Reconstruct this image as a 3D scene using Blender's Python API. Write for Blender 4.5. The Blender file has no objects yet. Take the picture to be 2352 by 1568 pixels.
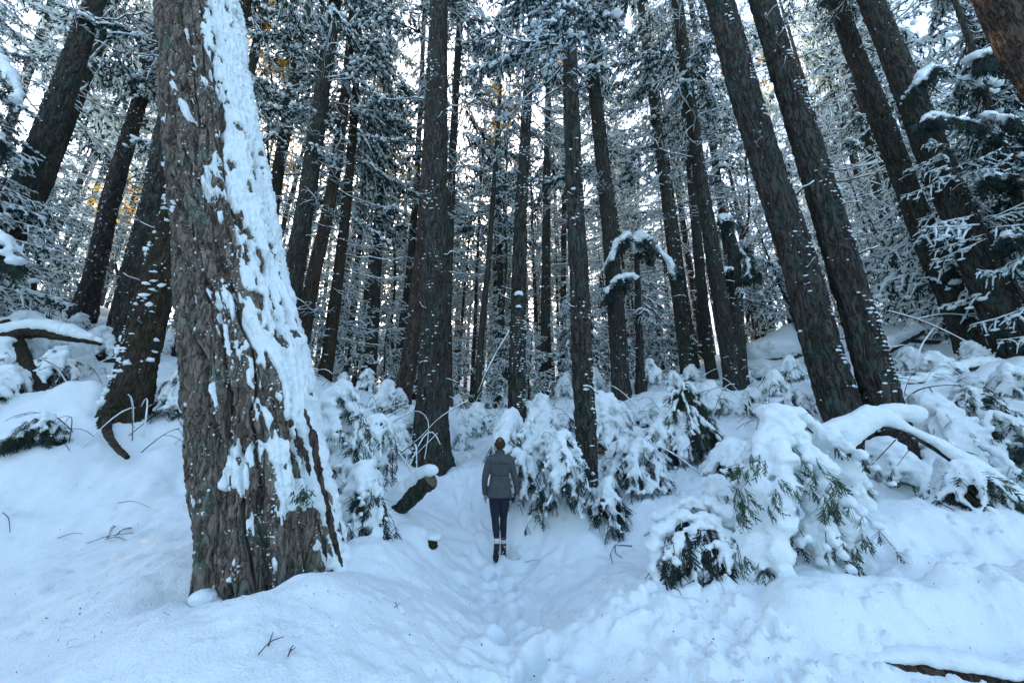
import bpy, bmesh, math, random
import numpy as np
from mathutils import Matrix, Vector

# ------------------------------------------------------------------ camera, sky, sun
SC = bpy.context.scene
COL = SC.collection
FPX, PITCH, CAMZ = 860.0, math.radians(17.0), 1.5        # focal length in px of a 2352 px wide picture
cam_data = bpy.data.cameras.new('camera')
cam = bpy.data.objects.new('camera', cam_data); COL.objects.link(cam)
cam.location = (0, 0, CAMZ)
cam.rotation_euler = (math.radians(90) + PITCH, 0, 0)
cam_data.sensor_width = 36.0
cam_data.lens = 36.0 * FPX / 2352.0
cam_data.clip_start = 0.05
cam_data.clip_end = 1500
SC.camera = cam

SUN_EL, SUN_AZ = math.radians(24), math.radians(-20)      # azimuth from +Y, to the right positive
world = bpy.data.worlds.new('World'); SC.world = world; world.use_nodes = True
wn = world.node_tree.nodes; wl = world.node_tree.links
bg = wn['Background']
sky = wn.new('ShaderNodeTexSky'); sky.sky_type = 'NISHITA'; sky.sun_disc = False
sky.sun_elevation = SUN_EL; sky.sun_rotation = SUN_AZ
sky.air_density = 1.0; sky.dust_density = 3.2; sky.ozone_density = 0.8
wl.new(sky.outputs[0], bg.inputs['Color'])
bg.inputs['Strength'].default_value = 0.15
sun_d = bpy.data.lights.new('sun', 'SUN'); sun_d.energy = 2.0; sun_d.angle = math.radians(0.5)
sun_d.color = (1.0, 0.80, 0.55)
sun = bpy.data.objects.new('sun', sun_d); COL.objects.link(sun)
sd = Vector((math.sin(SUN_AZ) * math.cos(SUN_EL), math.cos(SUN_AZ) * math.cos(SUN_EL), math.sin(SUN_EL)))
sun.rotation_euler = sd.to_track_quat('Z', 'Y').to_euler()
SC.view_settings.view_transform = 'Standard'; SC.view_settings.look = 'None'
SC.view_settings.gamma = 1.0; SC.view_settings.use_curve_mapping = False
SC.view_settings.exposure = 2.5
SC.cycles.max_bounces = 6; SC.cycles.diffuse_bounces = 4

# ------------------------------------------------------------------ helpers
CP, SP = math.cos(PITCH), math.sin(PITCH)
def at(u, v, Y):
    """point of the place seen at photo position (u, v), Y metres ahead; second value is its depth"""
    a = (u - 1176) / FPX; b = (784 - v) / FPX
    t = Y / (CP - b * SP)
    return np.array([a * t, Y, CAMZ + t * (SP + b * CP)]), t

def hash3(ix, iy, iz, seed):
    h = (ix.astype(np.int64) * 374761393 + iy.astype(np.int64) * 668265263 + iz.astype(np.int64) * 2147483647 + seed * 1274126177) & 0xffffffff
    h = ((h ^ (h >> 13)) * 1103515245) & 0xffffffff
    h = ((h ^ (h >> 16)) * 2654435761) & 0xffffffff
    return ((h ^ (h >> 15)) & 0xffffff) / float(0xffffff)
def vnoise(x, y, z, seed=0):
    ix, iy, iz = np.floor(x), np.floor(y), np.floor(z)
    fx, fy, fz = x - ix, y - iy, z - iz
    fx, fy, fz = [f * f * f * (f * (f * 6 - 15) + 10) for f in (fx, fy, fz)]
    r = 0
    for dx in (0, 1):
        wx = fx if dx else 1 - fx
        for dy in (0, 1):
            wy = fy if dy else 1 - fy
            for dz in (0, 1):
                wz = fz if dz else 1 - fz
                r = r + wx * wy * wz * hash3(ix + dx, iy + dy, iz + dz, seed)
    return r * 2 - 1
def fbm(x, y, z, octv=4, seed=0, gain=.5):
    a, s, r = 1.0, 1.0, 0
    for o in range(octv):
        r = r + a * vnoise(x * s, y * s, z * s, seed + o * 17)
        a *= gain; s *= 2.03
    return r
def worley(x, y, z, seed=0):
    ix, iy, iz = np.floor(x), np.floor(y), np.floor(z)
    f1 = np.full(x.shape, 9.0); f2 = np.full(x.shape, 9.0); idv = np.zeros(x.shape)
    for dx in (-1, 0, 1):
        for dy in (-1, 0, 1):
            for dz in (-1, 0, 1):
                cx, cy, cz = ix + dx, iy + dy, iz + dz
                d = (cx + hash3(cx, cy, cz, seed) - x) ** 2 + (cy + hash3(cx, cy, cz, seed + 1) - y) ** 2 + (cz + hash3(cx, cy, cz, seed + 2) - z) ** 2
                m = d < f1
                f2 = np.where(m, f1, np.minimum(f2, d)); idv = np.where(m, hash3(cx, cy, cz, seed + 3), idv)
                f1 = np.where(m, d, f1)
    return np.sqrt(f1), np.sqrt(f2), idv
def sstep(a, b, x):
    t = np.clip((x - a) / (b - a), 0, 1); return t * t * (3 - 2 * t)

class MB:
    """collects pieces of one mesh"""
    def __init__(s): s.V = []; s.T = []; s.Q = []; s.TM = []; s.QM = []; s.n = 0
    def add(s, V, F, mat=0):
        V = np.asarray(V, float); F = np.asarray(F, np.int64)
        if F.shape[1] == 3: s.T.append(F + s.n); s.TM.append(np.full(len(F), mat))
        else: s.Q.append(F + s.n); s.QM.append(np.full(len(F), mat))
        s.V.append(V); s.n += len(V)
    def merge(s, o, M=None, matmap=None):
        V, T, TM, Q, QM = o.arrays()
        if M is not None:
            M = np.array(M); V = V @ M[:3, :3].T + M[:3, 3]
        if len(T): s.T.append(T + s.n); s.TM.append(TM)
        if len(Q): s.Q.append(Q + s.n); s.QM.append(QM)
        s.V.append(V); s.n += len(V)
    def arrays(s):
        c = lambda L, sh, dt: np.concatenate(L) if L else np.zeros(sh, dt)
        s.V = [c(s.V, (0, 3), float)]; s.T = [c(s.T, (0, 3), np.int64)]; s.TM = [c(s.TM, (0,), np.int64)]
        s.Q = [c(s.Q, (0, 4), np.int64)]; s.QM = [c(s.QM, (0,), np.int64)]
        return s.V[0], s.T[0], s.TM[0], s.Q[0], s.QM[0]
    def tube(s, P, R, sides=4, mat=0, cap=True, squash=1.0):
        P = np.asarray(P, float); n = len(P); R = np.broadcast_to(np.asarray(R, float), (n,))
        T = np.gradient(P, axis=0); T /= np.linalg.norm(T, axis=1)[:, None] + 1e-9
        m = T.mean(0); up = np.array([0, 0, 1.0]) if abs(m[2]) < .85 * np.linalg.norm(m) + 1e-9 else np.array([0, 1.0, 0])
        A = np.cross(T, up); A /= np.linalg.norm(A, axis=1)[:, None] + 1e-9
        B = np.cross(A, T)
        th = np.arange(sides) * 2 * math.pi / sides
        V = P[:, None, :] + R[:, None, None] * (np.cos(th)[None, :, None] * A[:, None, :] + squash * np.sin(th)[None, :, None] * B[:, None, :])
        V = V.reshape(-1, 3)
        i = np.arange(n - 1)[:, None] * sides; j = np.arange(sides)[None, :]; k = (j + 1) % sides
        F = np.stack([i + j, i + sides + j, i + sides + k, i + k], -1).reshape(-1, 4)
        if cap:
            V = np.vstack([V, P[:1], P[-1:]])
            j = np.arange(sides); k = (j + 1) % sides
            C1 = np.stack([np.full(sides, n * sides), j, k], 1)
            C2 = np.stack([np.full(sides, n * sides + 1), (n - 1) * sides + k, (n - 1) * sides + j], 1)
            s.add(V, F, mat)
            s.T.append(np.vstack([C1, C2]) + s.n - len(V)); s.TM.append(np.full(2 * sides, mat))
        else: s.add(V, F, mat)
    def build(s, name, mats, parent=None, smooth=True):
        me = s.mesh(name, mats, smooth)
        return link(name, me, parent)
    def mesh(s, name, mats, smooth=True):
        V, T, TM, Q, QM = s.arrays()
        me = bpy.data.meshes.new(name)
        me.vertices.add(len(V)); me.vertices.foreach_set('co', V.astype(np.float32).ravel())
        nl = T.size + Q.size
        me.loops.add(nl); me.loops.foreach_set('vertex_index', np.concatenate([T.ravel(), Q.ravel()]).astype(np.int32))
        me.polygons.add(len(T) + len(Q))
        ls = np.concatenate([np.arange(len(T)) * 3, T.size + np.arange(len(Q)) * 4]).astype(np.int32)
        me.polygons.foreach_set('loop_start', ls)
        me.polygons.foreach_set('material_index', np.concatenate([TM, QM]).astype(np.int32))
        me.polygons.foreach_set('use_smooth', np.full(len(ls), smooth))
        for m in (mats if isinstance(mats, (list, tuple)) else [mats]): me.materials.append(m)
        me.update(calc_edges=True)
        return me
def link(name, me, parent=None):
    o = bpy.data.objects.new(name, me); COL.objects.link(o)
    if parent is not None: o.parent = parent
    return o
def tag(o, label=None, cat=None, group=None, kind=None):
    if label: o['label'] = label
    if cat: o['category'] = cat
    if group: o['group'] = group
    if kind: o['kind'] = kind
    return o
def empty(name, loc, label=None, cat=None, group=None):
    o = bpy.data.objects.new(name, None); COL.objects.link(o); o.location = [float(c) for c in loc]
    o.empty_display_size = .3
    return tag(o, label, cat, group)
def shifted(mb, d):
    V = mb.arrays()[0]; mb.V = [V - np.asarray(d)]; return mb

bm_ = bmesh.new(); bmesh.ops.create_icosphere(bm_, subdivisions=1, radius=1)
ICO_V = np.array([v.co[:] for v in bm_.verts]); ICO_F = np.array([[v.index for v in f.verts] for f in bm_.faces]); bm_.free()
bm_ = bmesh.new(); bmesh.ops.create_icosphere(bm_, subdivisions=2, radius=1)
ICO2_V = np.array([v.co[:] for v in bm_.verts]); ICO2_F = np.array([[v.index for v in f.verts] for f in bm_.faces]); bm_.free()
def blobs(mb, C, S, mat=0, rng=None, rough=.25, fine=False):
    """many ellipsoids at once: C (n,3) centres, S (n,3) half sizes"""
    C = np.asarray(C, float); n = len(C)
    if not n: return
    S = np.broadcast_to(np.asarray(S, float).reshape(-1, 3) if np.ndim(S) else np.full((1, 3), S), (n, 3))
    BV, BF = (ICO2_V, ICO2_F) if fine else (ICO_V, ICO_F)
    k = len(BV)
    j = 1 + (rng.random((n, k, 1)) - .5) * 2 * rough if rng is not None else 1
    V = (C[:, None, :] + BV[None] * S[:, None, :] * j).reshape(-1, 3)
    F = (BF[None] + (np.arange(n) * k)[:, None, None]).reshape(-1, 3)
    mb.add(V, F, mat)
def remeshed(mb, voxel, smooth=2, rough=.012, fr=9.0, seed=3):
    """one snow body grown together from many lumps; returns an MB"""
    me = mb.mesh('tmp', [], False)
    o = bpy.data.objects.new('tmp', me); COL.objects.link(o)
    m = o.modifiers.new('r', 'REMESH'); m.mode = 'VOXEL'; m.voxel_size = voxel; m.adaptivity = 0
    if smooth:
        m2 = o.modifiers.new('s', 'SMOOTH'); m2.factor = .5; m2.iterations = smooth
    dg = bpy.context.evaluated_depsgraph_get()
    em = bpy.data.meshes.new_from_object(o.evaluated_get(dg))
    n = len(em.vertices); V = np.empty(n * 3, np.float32); em.vertices.foreach_get('co', V); V = V.reshape(-1, 3).astype(float)
    N = np.empty(n * 3, np.float32); em.vertex_normals.foreach_get('vector', N); N = N.reshape(-1, 3)
    nf = len(em.polygons); lt = np.empty(nf, np.int32); em.polygons.foreach_get('loop_total', lt)
    lv = np.empty(len(em.loops), np.int32); em.loops.foreach_get('vertex_index', lv)
    ls = np.empty(nf, np.int32); em.polygons.foreach_get('loop_start', ls)
    q = ls[lt == 4]; t = ls[lt == 3]
    Q = lv[q[:, None] + np.arange(4)] if len(q) else np.zeros((0, 4), np.int64)
    T = lv[t[:, None] + np.arange(3)] if len(t) else np.zeros((0, 3), np.int64)
    bpy.data.objects.remove(o); bpy.data.meshes.remove(me); bpy.data.meshes.remove(em)
    d = rough * fbm(V[:, 0] * fr, V[:, 1] * fr, V[:, 2] * fr, 3, seed) + rough * .5 * fbm(V[:, 0] * fr * 4, V[:, 1] * fr * 4, V[:, 2] * fr * 4, 2, seed + 9)
    V = V + N * d[:, None]
    r = MB()
    if len(Q): r.add(V, Q, 0)
    if len(T):
        if len(Q): r.T.append(T.astype(np.int64)); r.TM.append(np.zeros(len(T), np.int64))
        else: r.add(V, T, 0)
    return r
def curve(P, n):
    """smooth resample of control points"""
    P = np.asarray(P, float); k = len(P); t = np.linspace(0, k - 1, n); out = []
    for x in t:
        i = min(int(x), k - 2); f = x - i
        p0, p1, p2, p3 = P[max(i - 1, 0)], P[i], P[i + 1], P[min(i + 2, k - 1)]
        out.append(.5 * ((2 * p1) + (-p0 + p2) * f + (2 * p0 - 5 * p1 + 4 * p2 - p3) * f * f + (-p0 + 3 * p1 - 3 * p2 + p3) * f ** 3))
    return np.array(out)

# ------------------------------------------------------------------ materials
def mat(name, build):
    m = bpy.data.materials.new(name); m.use_nodes = True
    nt = m.node_tree; b = nt.nodes['Principled BSDF']
    build(nt, b); return m
def nd(nt, t, **kw):
    n = nt.nodes.new(t)
    for k, v in kw.items():
        if k in n.inputs: n.inputs[k].default_value = v
        else: setattr(n, k, v)
    return n
def coords(nt, scale):
    tc = nd(nt, 'ShaderNodeTexCoord'); mp = nd(nt, 'ShaderNodeMapping'); mp.inputs['Scale'].default_value = scale
    nt.links.new(tc.outputs['Object'], mp.inputs[0]); return mp.outputs[0]
def ramp(nt, src, stops):
    r = nd(nt, 'ShaderNodeValToRGB'); e = r.color_ramp.elements
    e[0].position, e[0].color = stops[0][0], (*stops[0][1], 1)
    e[1].position, e[1].color = stops[-1][0], (*stops[-1][1], 1)
    for p, c in stops[1:-1]:
        x = e.new(p); x.color = (*c, 1)
    nt.links.new(src, r.inputs[0]); return r.outputs[0]
def bumpn(nt, h, strength, dist, prev=None):
    b = nd(nt, 'ShaderNodeBump'); b.inputs['Strength'].default_value = strength; b.inputs['Distance'].default_value = dist
    nt.links.new(h, b.inputs['Height'])
    if prev is not None: nt.links.new(prev, b.inputs['Normal'])
    return b.outputs[0]
def snow_build(nt, b):
    c = coords(nt, (1, 1, 1))
    n1 = nd(nt, 'ShaderNodeTexNoise'); n1.inputs['Scale'].default_value = 5; n1.inputs['Detail'].default_value = 5; nt.links.new(c, n1.inputs['Vector'])
    n2 = nd(nt, 'ShaderNodeTexNoise'); n2.inputs['Scale'].default_value = 70; n2.inputs['Detail'].default_value = 4; nt.links.new(c, n2.inputs['Vector'])
    nt.links.new(ramp(nt, n1.outputs[0], [(.3, (.79, .878, .878)), (.7, (.85, .925, .92))]), b.inputs['Base Color'])
    b.inputs['Roughness'].default_value = .7; b.inputs['Specular IOR Level'].default_value = .25
    x = bumpn(nt, n1.outputs[0], .35, .05); x = bumpn(nt, n2.outputs[0], .75, .014, x)
    nt.links.new(x, b.inputs['Normal'])
M_SNOW = mat('snow', snow_build)
def bark(name, base, dark, green, sc=1.0, gmix=.5, snowy=0.0, streak=(9, 9, 1.6), vo=1.0, vd=.5):
    def f(nt, b):
        c = coords(nt, tuple(s * sc for s in streak)); c2 = coords(nt, (1, 1, 1))
        w = nd(nt, 'ShaderNodeTexNoise'); w.inputs['Scale'].default_value = 3; w.inputs['Detail'].default_value = 3; nt.links.new(c2, w.inputs['Vector'])
        ad = nd(nt, 'ShaderNodeVectorMath', operation='MULTIPLY_ADD'); ad.inputs[1].default_value = (1.6,) * 3
        nt.links.new(w.outputs['Color'], ad.inputs[0]); nt.links.new(c, ad.inputs[2])
        v0 = nd(nt, 'ShaderNodeTexNoise'); v0.inputs['Scale'].default_value = 1.1; v0.inputs['Detail'].default_value = 3; v0.inputs['Roughness'].default_value = .55; nt.links.new(ad.outputs[0], v0.inputs['Vector'])
        v1 = nd(nt, 'ShaderNodeMath', operation='SUBTRACT'); v1.inputs[1].default_value = .5; nt.links.new(v0.outputs[0], v1.inputs[0])
        v = nd(nt, 'ShaderNodeMath', operation='ABSOLUTE'); nt.links.new(v1.outputs[0], v.inputs[0])
        n = nd(nt, 'ShaderNodeTexNoise'); n.inputs['Scale'].default_value = 3; n.inputs['Detail'].default_value = 8; n.inputs['Roughness'].default_value = .7; nt.links.new(c, n.inputs['Vector'])
        colr = ramp(nt, n.outputs[0], [(.3, dark), (.5, base), (.72, tuple(min(1, x * 1.7) for x in base))])
        g = nd(nt, 'ShaderNodeTexNoise'); g.inputs['Scale'].default_value = 3.2; g.inputs['Detail'].default_value = 7; g.inputs['Roughness'].default_value = .65; nt.links.new(c2, g.inputs['Vector'])
        gm = ramp(nt, g.outputs[0], [(.50, (0,) * 3), (.64, (gmix,) * 3)])
        mx = nd(nt, 'ShaderNodeMix', data_type='RGBA'); nt.links.new(gm, mx.inputs[0]); nt.links.new(colr, mx.inputs[6]); mx.inputs[7].default_value = (*green, 1)
        cr = nd(nt, 'ShaderNodeMix', data_type='RGBA', blend_type='MULTIPLY'); cr.inputs[0].default_value = 1
        nt.links.new(mx.outputs[2], cr.inputs[6]); nt.links.new(ramp(nt, v.outputs[0], [(0, (vd,) * 3), (.045, (1,) * 3)]), cr.inputs[7])  # furrow bark is darker, and crevice shade is painted into the colour too
        last = cr.outputs[2]
        if snowy > 0:
            s = nd(nt, 'ShaderNodeTexNoise'); s.inputs['Scale'].default_value = 9; s.inputs['Detail'].default_value = 5; s.inputs['Roughness'].default_value = .6; nt.links.new(c2, s.inputs['Vector'])
            sm = ramp(nt, s.outputs[0], [(.66 - snowy * .1, (0,) * 3), (.69 - snowy * .1, (1,) * 3)])
            m3 = nd(nt, 'ShaderNodeMix', data_type='RGBA'); nt.links.new(sm, m3.inputs[0]); nt.links.new(last, m3.inputs[6]); m3.inputs[7].default_value = (.8, .85, .9, 1); last = m3.outputs[2]
        nt.links.new(last, b.inputs['Base Color'])
        b.inputs['Roughness'].default_value = .95; b.inputs['Specular IOR Level'].default_value = .15
        ev = ramp(nt, v.outputs[0], [(0, (0,) * 3), (.05, (.75,) * 3), (.12, (1,) * 3)])
        x = bumpn(nt, ev, vo, .05); x = bumpn(nt, n.outputs[0], .9, .03, x)
        nt.links.new(x, b.inputs['Normal'])
    return mat(name, f)
M_BARK_BIG = bark('fir_bark', (.235, .195, .155), (.075, .056, .044), (.17, .225, .18), 1.5, .8, streak=(8, 8, 2.0), vo=.8, vd=.45)
M_BARK = bark('trunk_bark', (.066, .062, .052), (.024, .022, .019), (.050, .085, .068), 1.1, .85)
M_BARK_FAR = bark('far_bark', (.060, .052, .046), (.026, .022, .020), (.045, .065, .055), 1.0, .5, .30)
M_BARK_RED = bark('cedar_bark', (.095, .070, .055), (.034, .024, .019), (.065, .085, .065), 1.2, .5)
M_MOSS = bark('mossy_bark', (.07, .055, .04), (.03, .022, .016), (.06, .075, .035), 2.0, .8)
def plain(name, c, rough=.8, var=.25, scale=8, trans=0.0, bump=0.0, spec=.2):
    def f(nt, b):
        n = nd(nt, 'ShaderNodeTexNoise'); n.inputs['Scale'].default_value = scale; n.inputs['Detail'].default_value = 4
        nt.links.new(coords(nt, (1, 1, 1)), n.inputs['Vector'])
        nt.links.new(ramp(nt, n.outputs[0], [(.3, tuple(x * (1 - var) for x in c)), (.7, tuple(min(1, x * (1 + var)) for x in c))]), b.inputs['Base Color'])
        b.inputs['Roughness'].default_value = rough; b.inputs['Specular IOR Level'].default_value = spec
        if bump: nt.links.new(bumpn(nt, n.outputs[0], bump, .02), b.inputs['Normal'])
        if trans:
            t = nd(nt, 'ShaderNodeBsdfTranslucent'); t.inputs['Color'].default_value = (*[min(1, x * 1.6) for x in c], 1)
            ms = nd(nt, 'ShaderNodeMixShader'); ms.inputs[0].default_value = trans
            out = nt.nodes['Material Output']; nt.links.new(b.outputs[0], ms.inputs[1]); nt.links.new(t.outputs[0], ms.inputs[2]); nt.links.new(ms.outputs[0], out.inputs[0])
    return mat(name, f)
M_NEEDLE = plain('needles', (.015, .042, .040), .7, .4, 3, .2)
M_NEEDLE_G = plain('fresh_needles', (.032, .075, .036), .6, .4, 5, .25)
M_TWIG = plain('twig_bark', (.06, .045, .038), .9, .4, 20)
M_GOLD = plain('golden_leaves', (.62, .40, .09), .6, .3, 4, .5)
# ------------------------------------------------------------------ the ground: a snow-covered slope through measured points
GP = [(440, 1405, 3.4), (560, 1385, 3.15), (690, 1335, 3.3), (800, 1310, 4.3), (1000, 1330, 5.2), (400, 1330, 3.9), (850, 1230, 5.3), (1176, 1568, 3.1), (0, 1568, 2.9), (2352, 1568, 3.0), (600, 1500, 3.35), (1700, 1500, 3.35), (1145, 1285, 6.0), (1450, 1290, 5.7), (1600, 1400, 3.85), (1750, 1405, 3.75), (1960, 1350, 3.95),
      (300, 1270, 4.8), (0, 1200, 6.0), (0, 1010, 7.0), (60, 880, 8.5), (290, 965, 7.6), (262, 838, 11), (430, 950, 9.0), (900, 1180, 6.8), (990, 1055, 8.5),
      (1188, 1040, 9.0), (1350, 1150, 6.5), (1060, 1030, 10), (1425, 920, 12.5), (1583, 872, 14.5), (1640, 895, 15), (1690, 905, 12), (1250, 925, 19), (1100, 940, 21),
      (930, 945, 11.5), (850, 955, 16), (1985, 1060, 6.5), (2090, 1095, 6.3), (2235, 815, 11), (2330, 845, 9.2), (1800, 800, 16), (2352, 1330, 4.2), (2352, 1180, 5.6),
      (2100, 1200, 5.4), (1700, 1050, 7.5), (1450, 1100, 7.5), (2120, 740, 18), (740, 880, 14), (170, 700, 16)]
pts = [at(u, v, Y)[0] for u, v, Y in GP]
pts += [np.array(p, float) for p in [(-2.5, 0, .0), (2.5, 0, .0), (0, 0, 0), (0, -4, -.5), (-12, 0, 1.2), (12, 0, 1.2), (-14, -6, .6), (14, -6, .6),
        (0, 40, 7.0), (-15, 40, 9.5), (15, 40, 9.2), (-40, 30, 11), (40, 30, 11), (0, 80, 27), (-60, 80, 30), (60, 80, 30), (0, 60, 15), (-45, 55, 18), (45, 55, 18), (-40, 5, 6), (40, 5, 6), (0, -30, -3), (-40, -30, 0), (40, -30, 0)]]
pts = np.array(pts)
def _U(r): return np.where(r > 0, r * r * np.log(r + 1e-9), 0)
n_ = len(pts); K = _U(np.linalg.norm(pts[:, None, :2] - pts[None, :, :2], axis=2)) + np.eye(n_) * .08
Pm = np.hstack([np.ones((n_, 1)), pts[:, :2]])
A_ = np.zeros((n_ + 3, n_ + 3)); A_[:n_, :n_] = K; A_[:n_, n_:] = Pm; A_[n_:, :n_] = Pm.T
W_ = np.linalg.solve(A_, np.concatenate([pts[:, 2], np.zeros(3)]))
def seg(x, y, a, b):
    ax, ay = a[:2]; bx, by = b[:2]; dx, dy = bx - ax, by - ay
    t = np.clip(((x - ax) * dx + (y - ay) * dy) / (dx * dx + dy * dy + 1e-9), 0, 1)
    return np.hypot(x - ax - t * dx, y - ay - t * dy), t
PATH = [at(1200, 1568, 2.2)[0], at(1180, 1480, 3.4)[0], at(1150, 1285, 6.0)[0], at(1085, 1150, 6.8)[0], at(1060, 1045, 9)[0], at(1035, 1020, 12)[0]]
# snow bodies that lie on the slope: ends, radius, height, sharpness
BUMPS = []
def bump(u0, v0, Y0, u1, v1, Y1, r, h, p=2.4): BUMPS.append((at(u0, v0, Y0)[0], at(u1, v1, Y1)[0], r, h, p))
bump(1860, 1460, 3.40, 2700, 1440, 3.15, .26, .27, 3.2)        # buried log, lower right
bump(2030, 1290, 4.6, 2300, 1300, 4.6, .5, .35)
bump(1270, 1450, 3.75, 1500, 1440, 3.75, .26, .13)
bump(1650, 1130, 6.2, 1500, 1150, 6.2, .5, .22)
bump(880, 1170, 6.0, 960, 1240, 5.5, .32, .20)
bump(860, 1120, 6.4, 780, 1060, 6.8, .4, .35)
bump(740, 1330, 4.0, 830, 1300, 4.3, .35, .14)
bump(1210, 1120, 6.6, 1330, 1140, 6.5, .35, .2)
bump(0, 930, 7.2, 180, 900, 7.6, .6, .35)
bump(40, 1010, 6.4, 150, 1060, 6.2, .35, .16)
bump(-60, 1100, 5.6, 20, 1090, 5.6, .4, .2)
bump(330, 1060, 6.0, 250, 1080, 6.0, .35, .12)
bump(380, 1010, 6.8, 400, 1010, 6.8, .3, .15)
bump(180, 880, 7.8, 230, 900, 7.8, .3, .3)
bump(330, 1000, 7.0, 130, 1010, 6.6, .7, .2)
bump(1720, 770, 15.5, 1830, 770, 15.5, 1.0, .9)
bump(2050, 880, 8.6, 2330, 830, 8.6, .5, .3)
bump(2060, 960, 7.6, 2300, 950, 7.4, .5, .25)
bump(400, 1370, 3.6, 400, 1370, 3.6, .25, -.07)         # well beside the big fir
for u_, v_, Y_, r_, h_ in ((990, 1062, 8.4, .62, -.12), (1352, 1165, 6.5, .38, -.10), (1188, 1045, 8.9, .42, -.08), (1992, 1075, 6.4, .6, -.12), (2095, 1105, 6.2, .5, -.10), (285, 975, 7.5, .75, -.14), (258, 848, 10.9, .7, -.1), (1428, 925, 12.4, .5, -.1), (1692, 912, 11.9, .5, -.1)):
    bump(u_, v_, Y_, u_, v_, Y_, r_, h_)
bump(1350, 1515, 3.3, 1350, 1515, 3.3, .06, -.12)
bump(1440, 1350, 3.9, 1440, 1350, 3.9, .1, -.05)
def gh(x, y, fine=True):
    x = np.asarray(x, float); y = np.asarray(y, float); sh = x.shape; x = x.ravel(); y = y.ravel()
    z = np.empty(len(x))
    for i in range(0, len(x), 20000):
        xs, ys = x[i:i + 20000], y[i:i + 20000]
        r = np.hypot(xs[:, None] - pts[None, :, 0], ys[:, None] - pts[None, :, 1])
        z[i:i + 20000] = _U(r) @ W_[:n_] + W_[n_] + W_[n_ + 1] * xs + W_[n_ + 2] * ys
    far = np.hypot(x, y); z = np.where(far > 95, np.minimum(z, 36), z)
    for a, b, r, h, p in BUMPS:
        d, _ = seg(x, y, a, b); d = d * (1 + .25 * vnoise(x * 1.7, y * 1.7, 0 * x + r, 5))
        z += h * np.exp(-(d / r) ** p)
    dp = np.full(x.shape, 9.0)
    for a, b in zip(PATH[:-1], PATH[1:]): dp = np.minimum(dp, seg(x, y, a, b)[0])
    off = sstep(.25, 1.2, dp)
    z -= .06 * (1 - off)
    rough = off * sstep(2.2, 6.0, y + .35 * np.abs(x) ) * (1 - .7 * sstep(-1.2, -2.0, x) * sstep(6.5, 5.0, y))
    f1, f2, _ = worley(x * 1.25 + .3 * vnoise(x, y, 0 * x, 8), y * 1.25, 0 * x + .5, 40)
    z += rough * .19 * (1 - np.minimum(f1, 1) ** 2)
    f1, f2, _ = worley(x * 3.1, y * 3.1, 0 * x + .5, 50)
    z += (rough * .07 + .018) * (1 - np.minimum(f1, 1) ** 2)
    z += .05 * fbm(x * .9, y * .9, 0 * x, 4, 60)
    if fine:
        chop = sstep(.2, .9, x) * sstep(4.6, 3.9, y) * sstep(.2, .5, vnoise(x * 1.3, y * 1.3, 0 * x, 77) + .6)
        near = sstep(16, 7, y)
        f1, f2, _ = worley(x * 5.5 + .5 * vnoise(x * 3, y * 3, 0 * x, 78), y * 5.5, 0 * x + .5, 79)
        z += chop * .085 * (1 - np.minimum(f1, 1) ** 2) + chop * .035 * fbm(x * 8, y * 8, 0 * x, 3, 80)
        f1, f2, idc = worley(x * 7.5, y * 7.5, 0 * x + .5, 85)         # fallen clods of snow
        cl = sstep(.0, .5, vnoise(x * .8, y * .8, 0 * x, 86) + .25) * off * near * sstep(-1.0, .2, x + .25 * (y - 4))
        z += cl * (idc > .5) * .13 * np.sqrt(np.clip(.16 * (.4 + idc) - f1 ** 2, 0, 1))
        f1, f2, idc = worley(x * 15, y * 15, 0 * x + .5, 87)
        z += near * (.35 + .65 * cl) * (idc > .72) * .075 * np.sqrt(np.clip(.12 - f1 ** 2, 0, 1))
        z -= near * (idc < .05) * .10 * np.sqrt(np.clip(.10 - f1 ** 2, 0, 1))
        z += near * .016 * fbm(x * 5, y * 5, 0 * x, 4, 61) + (1 - off) * .03 * fbm(x * 6, y * 6, 0 * x, 3, 62)
        s = 0.0
        for a, b in zip(PATH[:-1], PATH[1:]):        # trodden footprints
            L = math.hypot(*(b - a)[:2]); k = 0.0
            ux, uy = (b - a)[:2] / L
            while k < L:
                side = 1 if int((s + k) / .33) % 2 else -1
                j = math.sin((s + k) * 37) * .05
                cx, cy = a[0] + ux * k + uy * (side * .13 + j), a[1] + uy * k - ux * (side * .13 + j)
                lx = (x - cx) * ux + (y - cy) * uy; ly = (x - cx) * uy - (y - cy) * ux
                q = (lx / .16) ** 2 + (ly / .075) ** 2
                z += -.095 * np.exp(-q ** 2.5) + .026 * np.exp(-(np.sqrt(q) - 1.5) ** 2 / .12)
                k += .33
            s += L
    return z.reshape(sh)
def gz(x, y, fine=False): return float(gh(np.array([x]), np.array([y]), fine)[0])
def hit(u, v, y0=2.2, y1=30):
    """where the line of sight through (u, v) meets the snow"""
    Y = np.geomspace(y0, y1, 500); P = np.array([at(u, v, y)[0] for y in Y]); z = gh(P[:, 0], P[:, 1])
    i = np.argmax(P[:, 2] < z) if (P[:, 2] < z).any() else 0
    if (P[:, 2] < z).any() is np.False_: i = len(Y) - 1
    return np.array([P[i, 0], P[i, 1], z[i]])
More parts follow.
